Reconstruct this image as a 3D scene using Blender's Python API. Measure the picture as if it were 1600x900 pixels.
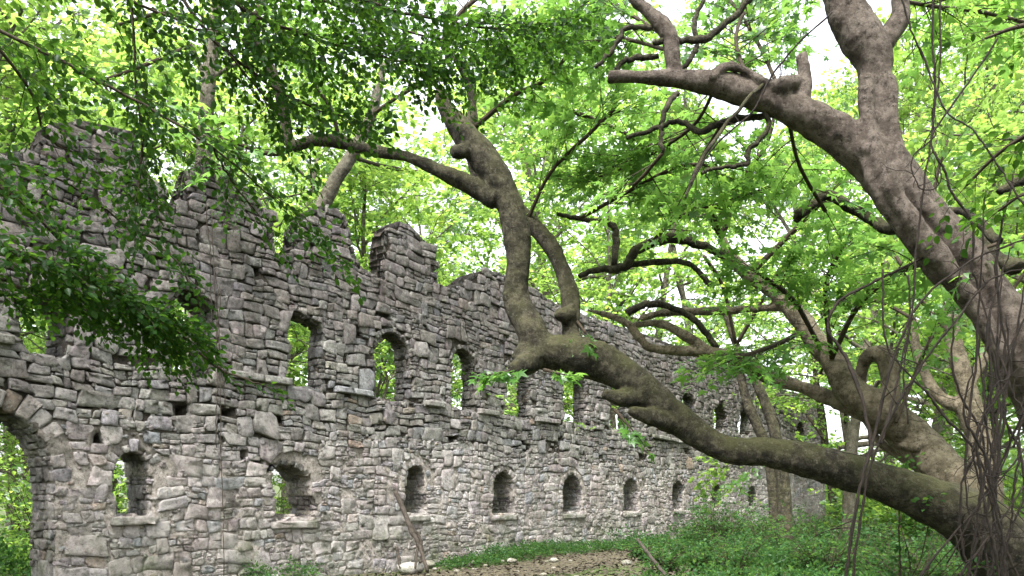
import bpy, math, random
import numpy as np
from mathutils import Vector

for _o in list(bpy.data.objects):
    bpy.data.objects.remove(_o)
sc = bpy.context.scene
COL = sc.collection
rad = math.radians
FPX = 1209.0            # focal length in pixels of the 1600 px wide photograph
EYE = 1.6
HOR = 785.0

# ------------------------------------------------------------------ camera
cd = bpy.data.cameras.new("camera")
cam = bpy.data.objects.new("camera", cd); COL.objects.link(cam)
cam.location = (0, 0, EYE); cam.rotation_euler = (rad(90), 0, 0)
cd.sensor_width = 36.0; cd.lens = 36.0 * FPX / 1600.0
cd.shift_y = (HOR - 450.0) / 1600.0
cd.clip_start = 0.1; cd.clip_end = 2000
sc.camera = cam

# ------------------------------------------------------------------ sky, sun, exposure
w = bpy.data.worlds.new("World"); sc.world = w; w.use_nodes = True
nt = w.node_tree
bg = nt.nodes["Background"]
sky = nt.nodes.new("ShaderNodeTexSky"); sky.sky_type = 'NISHITA'; sky.sun_disc = False
SUN_EL, SUN_AZ = 58.0, 200.0
sky.sun_elevation = rad(SUN_EL); sky.sun_rotation = rad(SUN_AZ)
sky.dust_density = 4.0; sky.ozone_density = 1.0; sky.air_density = 1.0
hs = nt.nodes.new("ShaderNodeHueSaturation"); hs.inputs["Saturation"].default_value = 0.22
nt.links.new(sky.outputs[0], hs.inputs["Color"]); nt.links.new(hs.outputs[0], bg.inputs[0])
bg.inputs[1].default_value = 0.15
sl = bpy.data.lights.new("sun", 'SUN'); sun = bpy.data.objects.new("sun", sl); COL.objects.link(sun)
sl.energy = 1.5; sl.angle = rad(12); sl.color = (1.0, 0.96, 0.9)
_sd = Vector((math.sin(rad(SUN_AZ)) * math.cos(rad(SUN_EL)), math.cos(rad(SUN_AZ)) * math.cos(rad(SUN_EL)), math.sin(rad(SUN_EL))))
sun.rotation_euler = _sd.to_track_quat('Z', 'Y').to_euler()
sc.view_settings.view_transform = 'Standard'
try: sc.view_settings.look = 'None'
except Exception: pass
sc.view_settings.gamma = 1.0
sc.view_settings.exposure = 2.5
sc.cycles.max_bounces = 5; sc.cycles.diffuse_bounces = 2; sc.cycles.transmission_bounces = 4
sc.cycles.glossy_bounces = 2; sc.cycles.transparent_max_bounces = 4
sc.cycles.caustics_reflective = False; sc.cycles.caustics_refractive = False

# ------------------------------------------------------------------ helpers
RNG = np.random.default_rng(7)

def P(u, v, d):
    return np.array([(u - 800.0) / FPX * d, d, EYE + (HOR - v) / FPX * d])

def _hash(ix, iy, seed):
    h = (ix.astype(np.int64) * 374761393 + iy.astype(np.int64) * 668265263 + seed * 1274126177) & 0xffffffff
    h = ((h ^ (h >> 13)) * 1274126177) & 0xffffffff
    h = ((h ^ (h >> 16)) * 2246822519) & 0xffffffff
    return ((h ^ (h >> 15)) & 0xffffff) / float(0xffffff)

def noise2(x, y, seed=0):
    x = np.asarray(x, float); y = np.asarray(y, float)
    ix = np.floor(x); iy = np.floor(y); fx = x - ix; fy = y - iy
    fx = fx * fx * (3 - 2 * fx); fy = fy * fy * (3 - 2 * fy)
    a = _hash(ix, iy, seed); b = _hash(ix + 1, iy, seed); c = _hash(ix, iy + 1, seed); d = _hash(ix + 1, iy + 1, seed)
    return (a * (1 - fx) + b * fx) * (1 - fy) + (c * (1 - fx) + d * fx) * fy * 1.0

def n2(x, y, seed=0): return noise2(x, y, seed) * 2 - 1

def n3(p, f, seed=0):
    return (n2(p[:, 0] * f, p[:, 1] * f + p[:, 2] * f * .63, seed) + n2(p[:, 1] * f + 7, p[:, 2] * f, seed + 1) + n2(p[:, 2] * f, p[:, 0] * f - p[:, 1] * f * .41, seed + 2)) / 1.8

class Geo:
    def __init__(s): s.v = []; s.q = []; s.t = []; s.a = []; s.n = 0
    def add(s, v, q=None, t=None, a=None):
        v = np.asarray(v, float).reshape(-1, 3)
        if q is not None and len(q): s.q.append(np.asarray(q, np.int64).reshape(-1, 4) + s.n)
        if t is not None and len(t): s.t.append(np.asarray(t, np.int64).reshape(-1, 3) + s.n)
        if a is None: a = np.zeros((len(v), 3))
        s.a.append(np.asarray(a, float).reshape(-1, 3))
        s.v.append(v); s.n += len(v)
    def build(s, name, mat, parent=None, smooth=False):
        v = np.concatenate(s.v) if s.v else np.zeros((0, 3))
        if parent is not None:
            v = v - np.array(parent.location)
        q = np.concatenate(s.q) if s.q else np.zeros((0, 4), np.int64)
        t = np.concatenate(s.t) if s.t else np.zeros((0, 3), np.int64)
        me = bpy.data.meshes.new(name)
        me.vertices.add(len(v)); me.vertices.foreach_set("co", v.astype(np.float32).ravel())
        nl = len(q) * 4 + len(t) * 3
        me.loops.add(nl); me.loops.foreach_set("vertex_index", np.concatenate([q.ravel(), t.ravel()]).astype(np.int32))
        me.polygons.add(len(q) + len(t))
        ls = np.concatenate([np.arange(len(q)) * 4, len(q) * 4 + np.arange(len(t)) * 3]).astype(np.int32)
        me.polygons.foreach_set("loop_start", ls)
        me.update(calc_edges=True)
        me.validate()
        at = me.attributes.new("tint", 'FLOAT_COLOR', 'POINT')
        a = np.concatenate(s.a); a4 = np.ones((len(a), 4)); a4[:, :3] = a
        at.data.foreach_set("color", a4.astype(np.float32).ravel())
        if smooth: me.polygons.foreach_set("use_smooth", np.ones(len(me.polygons), bool))
        me.materials.append(mat)
        o = bpy.data.objects.new(name, me); COL.objects.link(o)
        if parent is not None: o.parent = parent
        return o

def empty(name, loc, label, cat, group=None, kind=None):
    o = bpy.data.objects.new(name, None); COL.objects.link(o); o.location = tuple(float(c) for c in loc)
    return tag(o, label, cat, group, kind)

def tag(o, label=None, cat=None, group=None, kind=None):
    if label: o["label"] = label
    if cat: o["category"] = cat
    if group: o["group"] = group
    if kind: o["kind"] = kind
    return o

def copy_tree(o, label, loc, rotz, scale, group=None):
    c = o.copy(); COL.objects.link(c); c.location = loc; c.rotation_euler = (0, 0, rotz); c.scale = scale
    c["label"] = label
    if group: c["group"] = group
    for ch in list(o.children):
        k = ch.copy(); COL.objects.link(k); k.parent = c
    return c

def catmull(pts, rads, sub):
    p = np.asarray(pts, float); r = np.asarray(rads, float)
    n = len(p)
    if n < 3:
        t = np.linspace(0, 1, sub + 1)[:, None]
        return p[0] * (1 - t) + p[1] * t, r[0] * (1 - t[:, 0]) + r[1] * t[:, 0]
    pe = np.vstack([2 * p[0] - p[1], p, 2 * p[-1] - p[-2]])
    out = []; ro = []
    for i in range(n - 1):
        a, b, c, d = pe[i], pe[i + 1], pe[i + 2], pe[i + 3]
        t = np.linspace(0, 1, sub, endpoint=False)[:, None]
        out.append(.5 * ((2 * b) + (c - a) * t + (2 * a - 5 * b + 4 * c - d) * t ** 2 + (3 * b - a - 3 * c + d) * t ** 3))
        ro.append(r[i] * (1 - t[:, 0]) + r[i + 1] * t[:, 0])
    out.append(p[-1:]); ro.append(r[-1:])
    return np.vstack(out), np.concatenate(ro)

def tube(g, pts, rads, sides=6, cap=True, wob=0.0, seed=0, tint=(0, 0, 0)):
    p = np.asarray(pts, float); r = np.asarray(rads, float); n = len(p)
    tg = np.gradient(p, axis=0); tg /= np.linalg.norm(tg, axis=1)[:, None] + 1e-9
    ref = np.array([0.31, 0.17, 0.93]) if abs(tg[0, 2]) < 0.9 else np.array([1, 0.1, 0.0])
    N = np.zeros_like(p); x = np.cross(tg[0], ref); x /= np.linalg.norm(x); N[0] = x
    for i in range(1, n):
        x = x - tg[i] * x.dot(tg[i]); x /= np.linalg.norm(x) + 1e-9; N[i] = x
    B = np.cross(tg, N)
    a = np.linspace(0, 2 * np.pi, sides, endpoint=False)
    rr = r[:, None] * np.ones((1, sides))
    if wob:
        rs = np.random.default_rng(seed)
        rr = rr * (1 + wob * rs.uniform(-1, 1, (n, sides)))
    v = p[:, None, :] + rr[..., None] * (np.cos(a)[None, :, None] * N[:, None, :] + np.sin(a)[None, :, None] * B[:, None, :])
    idx = np.arange(n * sides).reshape(n, sides)
    q = np.stack([idx[:-1], np.roll(idx[:-1], -1, 1), np.roll(idx[1:], -1, 1), idx[1:]], -1).reshape(-1, 4)
    v = v.reshape(-1, 3); t = []
    if cap:
        v = np.vstack([v, p[0], p[-1]]); c0, c1 = n * sides, n * sides + 1
        k = np.arange(sides); k1 = (k + 1) % sides
        t = np.concatenate([np.stack([np.full(sides, c0), k1, k], 1), np.stack([np.full(sides, c1), (n - 1) * sides + k, (n - 1) * sides + k1], 1)])
    g.add(v, q, t, np.tile(np.asarray(tint, float), (len(v), 1)))

# ------------------------------------------------------------------ materials
def newmat(name):
    m = bpy.data.materials.new(name); m.use_nodes = True
    n = m.node_tree.nodes; l = m.node_tree.links
    b = n["Principled BSDF"]; b.inputs["Roughness"].default_value = 0.9
    b.inputs["Specular IOR Level"].default_value = 0.25
    return m, n, l, b

def nz(n, l, scale, detail=6, rough=0.6, vec=None):
    t = n.new("ShaderNodeTexNoise"); t.inputs["Scale"].default_value = scale
    t.inputs["Detail"].default_value = detail; t.inputs["Roughness"].default_value = rough
    if vec is not None: l.new(vec, t.inputs["Vector"])
    return t.outputs["Fac"]

def ramp(n, l, fac, stops):
    r = n.new("ShaderNodeValToRGB"); e = r.color_ramp.elements
    while len(e) < len(stops): e.new(0.5)
    for k, (p, c) in enumerate(stops):
        e[k].position = p; e[k].color = (c[0], c[1], c[2], 1) if not np.isscalar(c) else (c, c, c, 1)
    l.new(fac, r.inputs[0]); return r.outputs[0]

def mix(n, l, fac, a, b, mode='MIX'):
    m = n.new("ShaderNodeMix"); m.data_type = 'RGBA'; m.blend_type = mode
    for sock, val in ((m.inputs[0], fac), (m.inputs[6], a), (m.inputs[7], b)):
        if hasattr(val, "links"): l.new(val, sock)
        elif np.isscalar(val): sock.default_value = val
        else: sock.default_value = (val[0], val[1], val[2], 1)
    return m.outputs[2]

def bump(n, l, h, strength, dist, b, prev=None):
    k = n.new("ShaderNodeBump"); k.inputs["Strength"].default_value = strength; k.inputs["Distance"].default_value = dist
    l.new(h, k.inputs["Height"])
    if prev is not None: l.new(prev, k.inputs["Normal"])
    if b is not None: l.new(k.outputs[0], b.inputs["Normal"])
    return k.outputs[0]

def math_node(n, l, op, a, b=0.0, c=None):
    m = n.new("ShaderNodeMath"); m.operation = op
    for sock, val in zip(m.inputs, (a, b, c)):
        if val is None: continue
        if hasattr(val, "links"): l.new(val, sock)
        else: sock.default_value = val
    return m.outputs[0]

def tint_out(n):
    a = n.new("ShaderNodeAttribute"); a.attribute_name = "tint"; return a

def pos_of(n): return n.new("ShaderNodeNewGeometry").outputs["Position"]

def m_stone():
    m, n, l, b = newmat("stone")
    a = tint_out(n); pos = pos_of(n)
    c = mix(n, l, 1.0, a.outputs["Color"], ramp(n, l, nz(n, l, 9, 8, .7, pos), [(0.28, 0.35), (0.5, 0.95), (0.72, 1.5)]), 'MULTIPLY')
    lich = ramp(n, l, nz(n, l, 5, 10, .75, pos), [(0.52, 0), (0.66, 0.55)])
    c = mix(n, l, lich, c, (.40, .40, .36))
    dk = ramp(n, l, nz(n, l, 22, 8, .75, pos), [(0.34, 0.9), (0.47, 0)])
    c = mix(n, l, dk, c, (.05, .046, .04))
    sx = n.new("ShaderNodeSeparateXYZ"); l.new(pos, sx.inputs[0])
    # green algae on the damp foot of the wall
    alg = math_node(n, l, 'MULTIPLY', ramp(n, l, nz(n, l, 1.6, 6, .6, pos), [(0.42, 0), (0.62, 1)]),
                    ramp(n, l, math_node(n, l, 'DIVIDE', sx.outputs[2], 8.0), [(0.05, .75), (0.2, 0.05)]))
    c = mix(n, l, alg, c, (.13, .15, .08))
    # pale lime bloom left by old render on the lower storey, dark water stains running down from the top
    zf = math_node(n, l, 'DIVIDE', sx.outputs[2], 8.0)
    bloom = math_node(n, l, 'MULTIPLY', ramp(n, l, nz(n, l, 1.3, 10, .75, pos), [(0.48, 0), (0.60, .7)]), ramp(n, l, zf, [(0.32, 1), (0.47, 0)]))
    c = mix(n, l, bloom, c, (.47, .435, .42))
    mp = n.new("ShaderNodeMapping"); mp.inputs["Scale"].default_value = (2.2, 2.2, .22); l.new(pos, mp.inputs["Vector"])
    run = math_node(n, l, 'MULTIPLY', ramp(n, l, nz(n, l, 1.0, 8, .7, mp.outputs[0]), [(0.50, 0), (0.66, .7)]), ramp(n, l, zf, [(0.35, .15), (0.8, 1)]))
    c = mix(n, l, run, c, (.07, .062, .05))
    mauve = ramp(n, l, nz(n, l, .9, 9, .7, pos), [(0.50, 0), (0.62, .5)])
    c = mix(n, l, mauve, c, mix(n, l, 1.0, c, (.97, .86, .90), 'MULTIPLY'))
    damp = ramp(n, l, nz(n, l, .75, 10, .72, pos), [(0.36, .55), (0.48, 0)])
    c = mix(n, l, damp, c, mix(n, l, 1.0, c, (.50, .48, .42), 'MULTIPLY'))
    l.new(c, b.inputs["Base Color"])
    b1 = bump(n, l, nz(n, l, 11, 10, .8, pos), 1.0, .08, None)
    bump(n, l, nz(n, l, 60, 6, .7, pos), .5, .012, b, b1)
    return m

def m_mortar():
    m, n, l, b = newmat("mortar")
    pos = pos_of(n); sx = n.new("ShaderNodeSeparateXYZ"); l.new(pos, sx.inputs[0])
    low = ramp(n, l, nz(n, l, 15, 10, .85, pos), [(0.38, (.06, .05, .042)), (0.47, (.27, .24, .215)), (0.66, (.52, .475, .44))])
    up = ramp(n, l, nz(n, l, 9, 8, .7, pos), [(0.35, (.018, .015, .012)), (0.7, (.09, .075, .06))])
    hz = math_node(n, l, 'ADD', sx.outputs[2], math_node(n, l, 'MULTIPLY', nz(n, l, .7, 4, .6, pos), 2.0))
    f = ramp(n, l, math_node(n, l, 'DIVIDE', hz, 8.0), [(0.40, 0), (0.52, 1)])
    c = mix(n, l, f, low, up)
    l.new(c, b.inputs["Base Color"])
    b1 = bump(n, l, nz(n, l, 16, 10, .8, pos), 1.0, .07, None)
    bump(n, l, nz(n, l, 70, 6, .8, pos), .6, .012, b, b1)
    return m

def m_bark(name, c0, c1, c2, moss=(.075, .078, .027), mossamt=.7, sc_=1.0):
    m, n, l, b = newmat(name)
    pos = pos_of(n); geo = n.new("ShaderNodeNewGeometry")
    sep = n.new("ShaderNodeSeparateXYZ"); l.new(geo.outputs["Normal"], sep.inputs[0])
    f = nz(n, l, 5 * sc_, 8, .7, pos)
    c = ramp(n, l, f, [(0.3, c0), (0.5, c1), (0.68, c2)])
    pl = ramp(n, l, nz(n, l, 2.6 * sc_, 8, .75, pos), [(0.38, .75), (0.65, 1.2)])
    c = mix(n, l, 1.0, c, pl, 'MULTIPLY')
    vo = n.new("ShaderNodeTexVoronoi"); vo.feature = 'DISTANCE_TO_EDGE'; vo.inputs["Scale"].default_value = 11 * sc_; l.new(pos, vo.inputs["Vector"])
    flake = ramp(n, l, nz(n, l, 10 * sc_, 12, .85, pos), [(0.50, 0), (0.54, .55)])
    c = mix(n, l, flake, c, c2)
    crack = ramp(n, l, nz(n, l, 17 * sc_, 10, .85, pos), [(0.41, .9), (0.48, 0)])
    c = mix(n, l, crack, c, tuple(x * .4 for x in c0))
    mf = math_node(n, l, 'MULTIPLY_ADD', sep.outputs[2], .55, .25)
    mf = math_node(n, l, 'MULTIPLY', mf, ramp(n, l, nz(n, l, 3.2 * sc_, 8, .7, pos), [(0.36, 0), (0.56, 1)]))
    mf = math_node(n, l, 'MULTIPLY', mf, mossamt); mf.node.use_clamp = True
    c = mix(n, l, mf, c, moss)
    spots = ramp(n, l, nz(n, l, 26 * sc_, 4, .6, pos), [(0.60, 0), (0.70, .35)])
    c = mix(n, l, spots, c, (.20, .19, .15))
    l.new(c, b.inputs["Base Color"])
    b1 = bump(n, l, nz(n, l, 9 * sc_, 10, .8, pos), 1.0, .09, None)
    b2 = bump(n, l, vo.outputs["Distance"], .25, .02, None, b1)
    bump(n, l, nz(n, l, 80 * sc_, 5, .7, pos), .5, .008, b, b2)
    return m

def m_leaf(name, dif, tra, mixf=.5, gloss=.06, var=.35):
    m = bpy.data.materials.new(name); m.use_nodes = True
    n = m.node_tree.nodes; l = m.node_tree.links; n.clear()
    out = n.new("ShaderNodeOutputMaterial")
    a = tint_out(n); sep = n.new("ShaderNodeSeparateColor"); l.new(a.outputs["Color"], sep.inputs[0])
    r = sep.outputs[0]
    def var_col(c):
        lo = tuple(x * (1 - var) for x in c); hi = (c[0] * (1 + var * 1.6), c[1] * (1 + var), c[2] * (1 + .2 * var))
        return ramp(n, l, r, [(0.0, lo), (0.5, c), (1.0, hi)])
    d = n.new("ShaderNodeBsdfDiffuse"); l.new(var_col(dif), d.inputs[0])
    t = n.new("ShaderNodeBsdfTranslucent"); l.new(var_col(tra), t.inputs[0])
    g = n.new("ShaderNodeBsdfGlossy"); g.inputs["Roughness"].default_value = .38; g.inputs[0].default_value = (.8, .85, .85, 1)
    m1 = n.new("ShaderNodeMixShader"); m1.inputs[0].default_value = mixf; l.new(d.outputs[0], m1.inputs[1]); l.new(t.outputs[0], m1.inputs[2])
    m2 = n.new("ShaderNodeMixShader"); m2.inputs[0].default_value = gloss; l.new(m1.outputs[0], m2.inputs[1]); l.new(g.outputs[0], m2.inputs[2])
    l.new(m2.outputs[0], out.inputs[0])
    return m

def m_simple(name, stops, scale, bstr=.6, bdist=.03, rough=.9):
    m, n, l, b = newmat(name); pos = pos_of(n)
    l.new(ramp(n, l, nz(n, l, scale, 8, .7, pos), stops), b.inputs["Base Color"]); b.inputs["Roughness"].default_value = rough
    bump(n, l, nz(n, l, scale * 3, 8, .75, pos), bstr, bdist, b)
    return m

M_STONE = m_stone(); M_MORTAR = m_mortar()
M_BARK_A = m_bark("mossy_bark", (.008, .007, .005), (.028, .023, .017), (.095, .083, .06), mossamt=.95)
M_BARK_C = m_bark("brown_bark", (.045, .033, .028), (.108, .084, .072), (.20, .165, .145), mossamt=.25)
M_BARK_B = m_bark("tan_bark", (.06, .048, .032), (.145, .117, .083), (.26, .22, .165), mossamt=.45)
M_BARK_FAR = m_bark("grey_bark", (.05, .042, .032), (.10, .088, .068), (.17, .155, .125), mossamt=.5, sc_=.6)
M_TWIG = m_simple("dark_twig", [(0.3, (.02, .015, .01)), (0.7, (.06, .045, .03))], 20)
M_VINE = m_simple("liana_bark", [(0.3, (.006, .0045, .004)), (0.7, (.026, .018, .014))], 30)
M_DEAD = m_simple("dead_wood", [(0.3, (.018, .014, .011)), (0.7, (.06, .05, .04))], 12)
M_PLANE = m_leaf("plane_leaf", (.05, .14, .018), (.22, .43, .08), .54, .04)
M_FARLEAF = m_leaf("wood_leaf", (.06, .15, .03), (.35, .55, .11), .6, .03, .4)
M_BEECH = m_leaf("beech_leaf", (.014, .040, .009), (.085, .20, .022), .42, .008)
M_FERN = m_leaf("undergrowth_leaf", (.034, .09, .028), (.13, .26, .06), .45, .008, .6)
M_DIRT = m_simple("dirt", [(0.3, (.035, .029, .019)), (0.5, (.068, .058, .036)), (0.7, (.11, .098, .07))], 3.5, .8, .05)
M_GROUND = m_simple("forest_floor", [(0.3, (.035, .035, .015)), (0.5, (.05, .075, .02)), (0.7, (.10, .085, .05))], 1.2, .9, .08)

# ------------------------------------------------------------------ ground
def ground():
    g = Geo()
    xs = np.concatenate([np.linspace(-300, -40, 14), np.linspace(-36, 44, 161), np.linspace(50, 300, 14)])
    ys = np.concatenate([np.linspace(-60, 0, 10), np.linspace(1, 80, 159), np.linspace(85, 400, 16)])
    X, Y = np.meshgrid(xs, ys); Z = 0.06 * n2(X * .35, Y * .35, 3) + .03 * n2(X * 1.1, Y * 1.1, 4) - .03
    Z = Z + np.clip((Y - 75) / 100, 0, 1) * 6
    idx = np.arange(X.size).reshape(X.shape)
    q = np.stack([idx[:-1, :-1], idx[:-1, 1:], idx[1:, 1:], idx[1:, :-1]], -1).reshape(-1, 4)
    g.add(np.stack([X.ravel(), Y.ravel(), Z.ravel()], 1), q)
    tag(g.build("ground", M_GROUND, smooth=True), "dark green and brown floor of the wood", kind="structure")
ground()

def gz(x, y):
    return 0.06 * n2(np.asarray(x) * .35, np.asarray(y) * .35, 3) + .03 * n2(np.asarray(x) * 1.1, np.asarray(y) * 1.1, 4) - .03

def path():
    # strip of bare earth that follows the foot of the wall
    g = Geo(); n = 90
    t = np.linspace(0, 1, n)
    u = np.linspace(-300, 1010, n)
    d = WALLK / (1705 - u); fx = (u - 800) / FPX * d; fy = d
    nx, ny = 0.801, -0.599
    w0 = 0.9 + .15 * n2(t * 30, t * 0, 5); w1 = np.where(t < .99, 3.6 + .35 * n2(t * 22, t * 0 + 3, 6), 3)
    ws = np.linspace(0, 1, 9)
    V = []
    for i in range(n):
        for k in ws:
            o = w0[i] + (w1[i] - w0[i]) * k
            x, y = fx[i] + nx * o, fy[i] + ny * o
            V.append((x, y, float(gz(x, y)) + 0.035 * math.sin(math.pi * k) + .012))
    idx = np.arange(n * 9).reshape(n, 9)
    q = np.stack([idx[:-1, :-1], idx[:-1, 1:], idx[1:, 1:], idx[1:, :-1]], -1).reshape(-1, 4)
    g.add(np.array(V), q)
    tag(g.build("dirt_path", M_DIRT, smooth=True), "bare brown earth path along the foot of the wall", kind="structure")

# ------------------------------------------------------------------ wall
WALLK = 20332.0
D0 = WALLK / 1705.0
W0 = np.array([(0 - 800.0) / FPX * D0, D0, 0.0])
WD = np.array([0.599, 0.801, 0.0]); WN = np.array([0.801, -0.599, 0.0])
def s_of(u): return (WALLK / (1705.0 - u) - D0) / 0.801
def z_of(u, v): return EYE + (HOR - v) / FPX * WALLK / (1705.0 - u)
def wpos(s, z, h):
    s = np.asarray(s)[..., None]; z = np.asarray(z)[..., None]; h = np.asarray(h)[..., None]
    return W0 + WD * s + WN * h + np.array([0, 0, 1.0]) * z
path()

prof = [(-700, 470), (-420, 330), (-200, 250), (-60, 245), (60, 240), (78, 215), (84, 196), (130, 192), (170, 200), (206, 203), (212, 262), (240, 285), (262, 322), (290, 322), (308, 262), (345, 258), (352, 285), (398, 296),
        (404, 328), (422, 333), (427, 400), (466, 396), (472, 356), (486, 334), (512, 320), (538, 336), (551, 388), (566, 420), (602, 436), (607, 362), (618, 352), (626, 348), (640, 352), (664, 378), (679, 386), (682, 440),
        (694, 456), (722, 444), (740, 430), (760, 424), (786, 428), (800, 440), (835, 452), (870, 476), (930, 500), (1000, 520), (1100, 558), (1180, 592), (1230, 611), (1262, 618), (1278, 628), (1288, 640)]
PS = np.array([s_of(u) for u, v in prof]); PZ = np.array([z_of(u, v) for u, v in prof])
for i in range(1, len(PS)):
    if PS[i] <= PS[i - 1]: PS[i] = PS[i - 1] + .02
def top_z(s): return np.interp(s, PS, PZ)
S_END = s_of(1290); S_BEG = PS[0]

# openings: centre s, half width, sill z, spring z, rise, raggedness, style
OPEN = []
def op(u0, u1, v0, v1, rise_f, rag, style):
    a, b = s_of(u0), s_of(u1); uc = (u0 + u1) / 2
    z0, z1 = z_of(uc, v1), z_of(uc, v0); hw = (b - a) / 2
    rise = min(hw * rise_f, (z1 - z0) * .6)
    OPEN.append(dict(c=(a + b) / 2, hw=hw, z0=z0, zs=z1 - rise, rise=rise, rag=rag, style=style, u=uc))
op(40, 112, 462, 556, .9, .06, 'upper')
op(272, 336, 452, 588, .7, .08, 'upper')
op(447, 506, 492, 604, .5, .12, 'upper')
op(588, 640, 520, 626, 1.0, .03, 'upper')
op(706, 744, 546, 640, 1.0, .04, 'upper')
op(792, 830, 562, 652, 1.0, .04, 'upper')
op(882, 916, 578, 662, 1.0, .04, 'upper')
op(955, 985, 592, 672, 1.0, .05, 'upper')
op(1064, 1088, 620, 650, .7, .16, 'hole')
op(1115, 1135, 632, 672, .8, .14, 'hole')
op(1156, 1174, 640, 680, .8, .12, 'hole')
op(1204, 1219, 650, 688, .8, .12, 'hole')
op(1246, 1258, 660, 692, .8, .12, 'hole')
op(182, 236, 707, 806, 1.0, .05, 'lower')
op(430, 490, 722, 813, .8, .12, 'lower')
op(634, 666, 729, 804, 1.0, .05, 'lower')
op(771, 804, 738, 804, 1.0, .05, 'lower')
op(880, 909, 743, 802, 1.0, .04, 'lower')
op(975, 998, 748, 800, 1.0, .04, 'lower')
op(1052, 1068, 752, 797, .7, .04, 'lower')
op(1113, 1128, 757, 795, .9, .04, 'lower')
op(1170, 1182, 760, 792, .9, .04, 'lower')
op(1215, 1225, 765, 792, .9, .04, 'lower')
OPEN.append(dict(c=s_of(-34), hw=1.05, z0=-.5, zs=2.0, rise=1.08, rag=.02, style='gate', u=-34))
OPEN.append(dict(c=s_of(-34) - 5.2, hw=.35, z0=1.35, zs=2.15, rise=.35, rag=.02, style='lower', u=-200))

def inside(s, z, m=0.0):
    s = np.asarray(s, float); z = np.asarray(z, float); r = np.zeros(s.shape, bool)
    for o in OPEN:
        ds = s - o['c'] + o['rag'] * 1.5 * n2(s * 2.3, z * 2.7, 11); dz = z + o['rag'] * 1.5 * n2(s * 2.9, z * 2.1, 12)
        hw = o['hw'] + m; body = (np.abs(ds) < hw) & (dz > o['z0'] - min(m, 0.0)) & (dz <= o['zs'])
        arch = (dz > o['zs']) & ((ds / hw) ** 2 + ((dz - o['zs']) / (o['rise'] + m)) ** 2 < 1)
        r |= body | arch
    return r

# small dark holes left by beams and fallen stones (s, z, half width, half height)
HOLES = []
for (u, v) in [(405, 716), (595, 725), (157, 690), (860, 735), (1015, 700), (755, 752), (918, 630), (380, 712), (700, 722), (950, 745), (1035, 640), (560, 520), (400, 420), (285, 640)]:
    HOLES.append((s_of(u), z_of(u, v), .10, .11))
HR = np.random.default_rng(33)
for k in range(110):
    HOLES.append((HR.uniform(-4, 45), HR.choice([HR.uniform(.4, 7.4), 3.35 + HR.normal() * .15]), HR.uniform(.05, .13), HR.uniform(.04, .10)))
def in_hole(s, z):
    r = np.zeros(np.shape(s), bool)
    for a, b, c, d in HOLES: r |= (np.abs(s - a) < c) & (np.abs(z - b) < d)
    return r

LEDGE_Z = 4.13
PALETTE = [((.30, .285, .25), 30), ((.25, .235, .21), 24), ((.36, .345, .31), 16), ((.27, .28, .30), 10), ((.24, .215, .205), 12), ((.31, .29, .23), 6), ((.36, .30, .22), 1.2), ((.19, .17, .15), 10), ((.42, .41, .38), 5)]
PC = np.array([c for c, _ in PALETTE]); PW = np.array([w_ for _, w_ in PALETTE], float); PW /= PW.sum()

def stone_cells(rng, a0, a1, b0, b1, hmin, hmax, amean, sig=.6):
    cells = []
    def rec(x0, x1, y0, y1):
        ww, hh = x1 - x0, y1 - y0
        A = min(max(amean * math.exp(rng.normal() * sig), .007), .24)
        if ww * hh < A * 1.5 and ww / hh < 3.2 and hh / ww < 1.5 or ww * hh < .007 or (ww < .09 and hh < .12):
            cells.append((x0, x1, y0, y1)); return
        f = rng.uniform(.3, .7)
        if ww > hh * rng.uniform(1.35, 2.4): rec(x0, x0 + ww * f, y0, y1); rec(x0 + ww * f, x1, y0, y1)
        else: rec(x0, x1, y0, y0 + hh * f); rec(x0, x1, y0 + hh * f, y1)
    y = b0
    while y < b1:
        h = rng.uniform(hmin, hmax)
        if y + h > b1: h = b1 - y + 1e-3
        x = a0 - rng.uniform(0, .4)
        while x < a1:
            wdt = rng.uniform(.35, .95) * max(h / .4, .4)
            rec(x, x + wdt, y, y + h); x += wdt
        y += h
    return np.array(cells)

def outlines(cells, rng, gap=(.004, .013), skew=.27, jit=.035):
    N = len(cells); cx = (cells[:, 0] + cells[:, 1]) / 2; cy = (cells[:, 2] + cells[:, 3]) / 2
    g = rng.uniform(gap[0], gap[1], N)
    hw = np.maximum((cells[:, 1] - cells[:, 0]) / 2 - g, .015); hh = np.maximum((cells[:, 3] - cells[:, 2]) / 2 - g, .012)
    mn = np.minimum(hw, hh); c = mn[:, None] * rng.uniform(.04, .6, (N, 4)) ** 1.5
    z = np.zeros(N)
    pts = np.stack([
        np.stack([-hw + c[:, 0], -hh], 1), np.stack([z, -hh], 1), np.stack([hw - c[:, 1], -hh], 1),
        np.stack([hw, -hh + c[:, 1]], 1), np.stack([hw, z], 1), np.stack([hw, hh - c[:, 2]], 1),
        np.stack([hw - c[:, 2], hh], 1), np.stack([z, hh], 1), np.stack([-hw + c[:, 3], hh], 1),
        np.stack([-hw, hh - c[:, 3]], 1), np.stack([-hw, z], 1), np.stack([-hw, -hh + c[:, 0]], 1)], 1)
    ck = rng.uniform(-skew, skew, (N, 4, 2)) * np.stack([hw, hh], 1)[:, None, :]
    fx = (pts[..., 0] / hw[:, None] + 1) / 2; fy = (pts[..., 1] / hh[:, None] + 1) / 2
    wts = np.stack([(1 - fx) * (1 - fy), fx * (1 - fy), fx * fy, (1 - fx) * fy], -1)
    pts = pts + np.einsum('nkc,ncd->nkd', wts, ck)
    pts = pts + rng.uniform(-jit, jit, pts.shape) * np.stack([hw, hh], 1)[:, None, :] * 2
    return np.stack([cx, cy], 1)[:, None, :] + pts, mn

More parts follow.
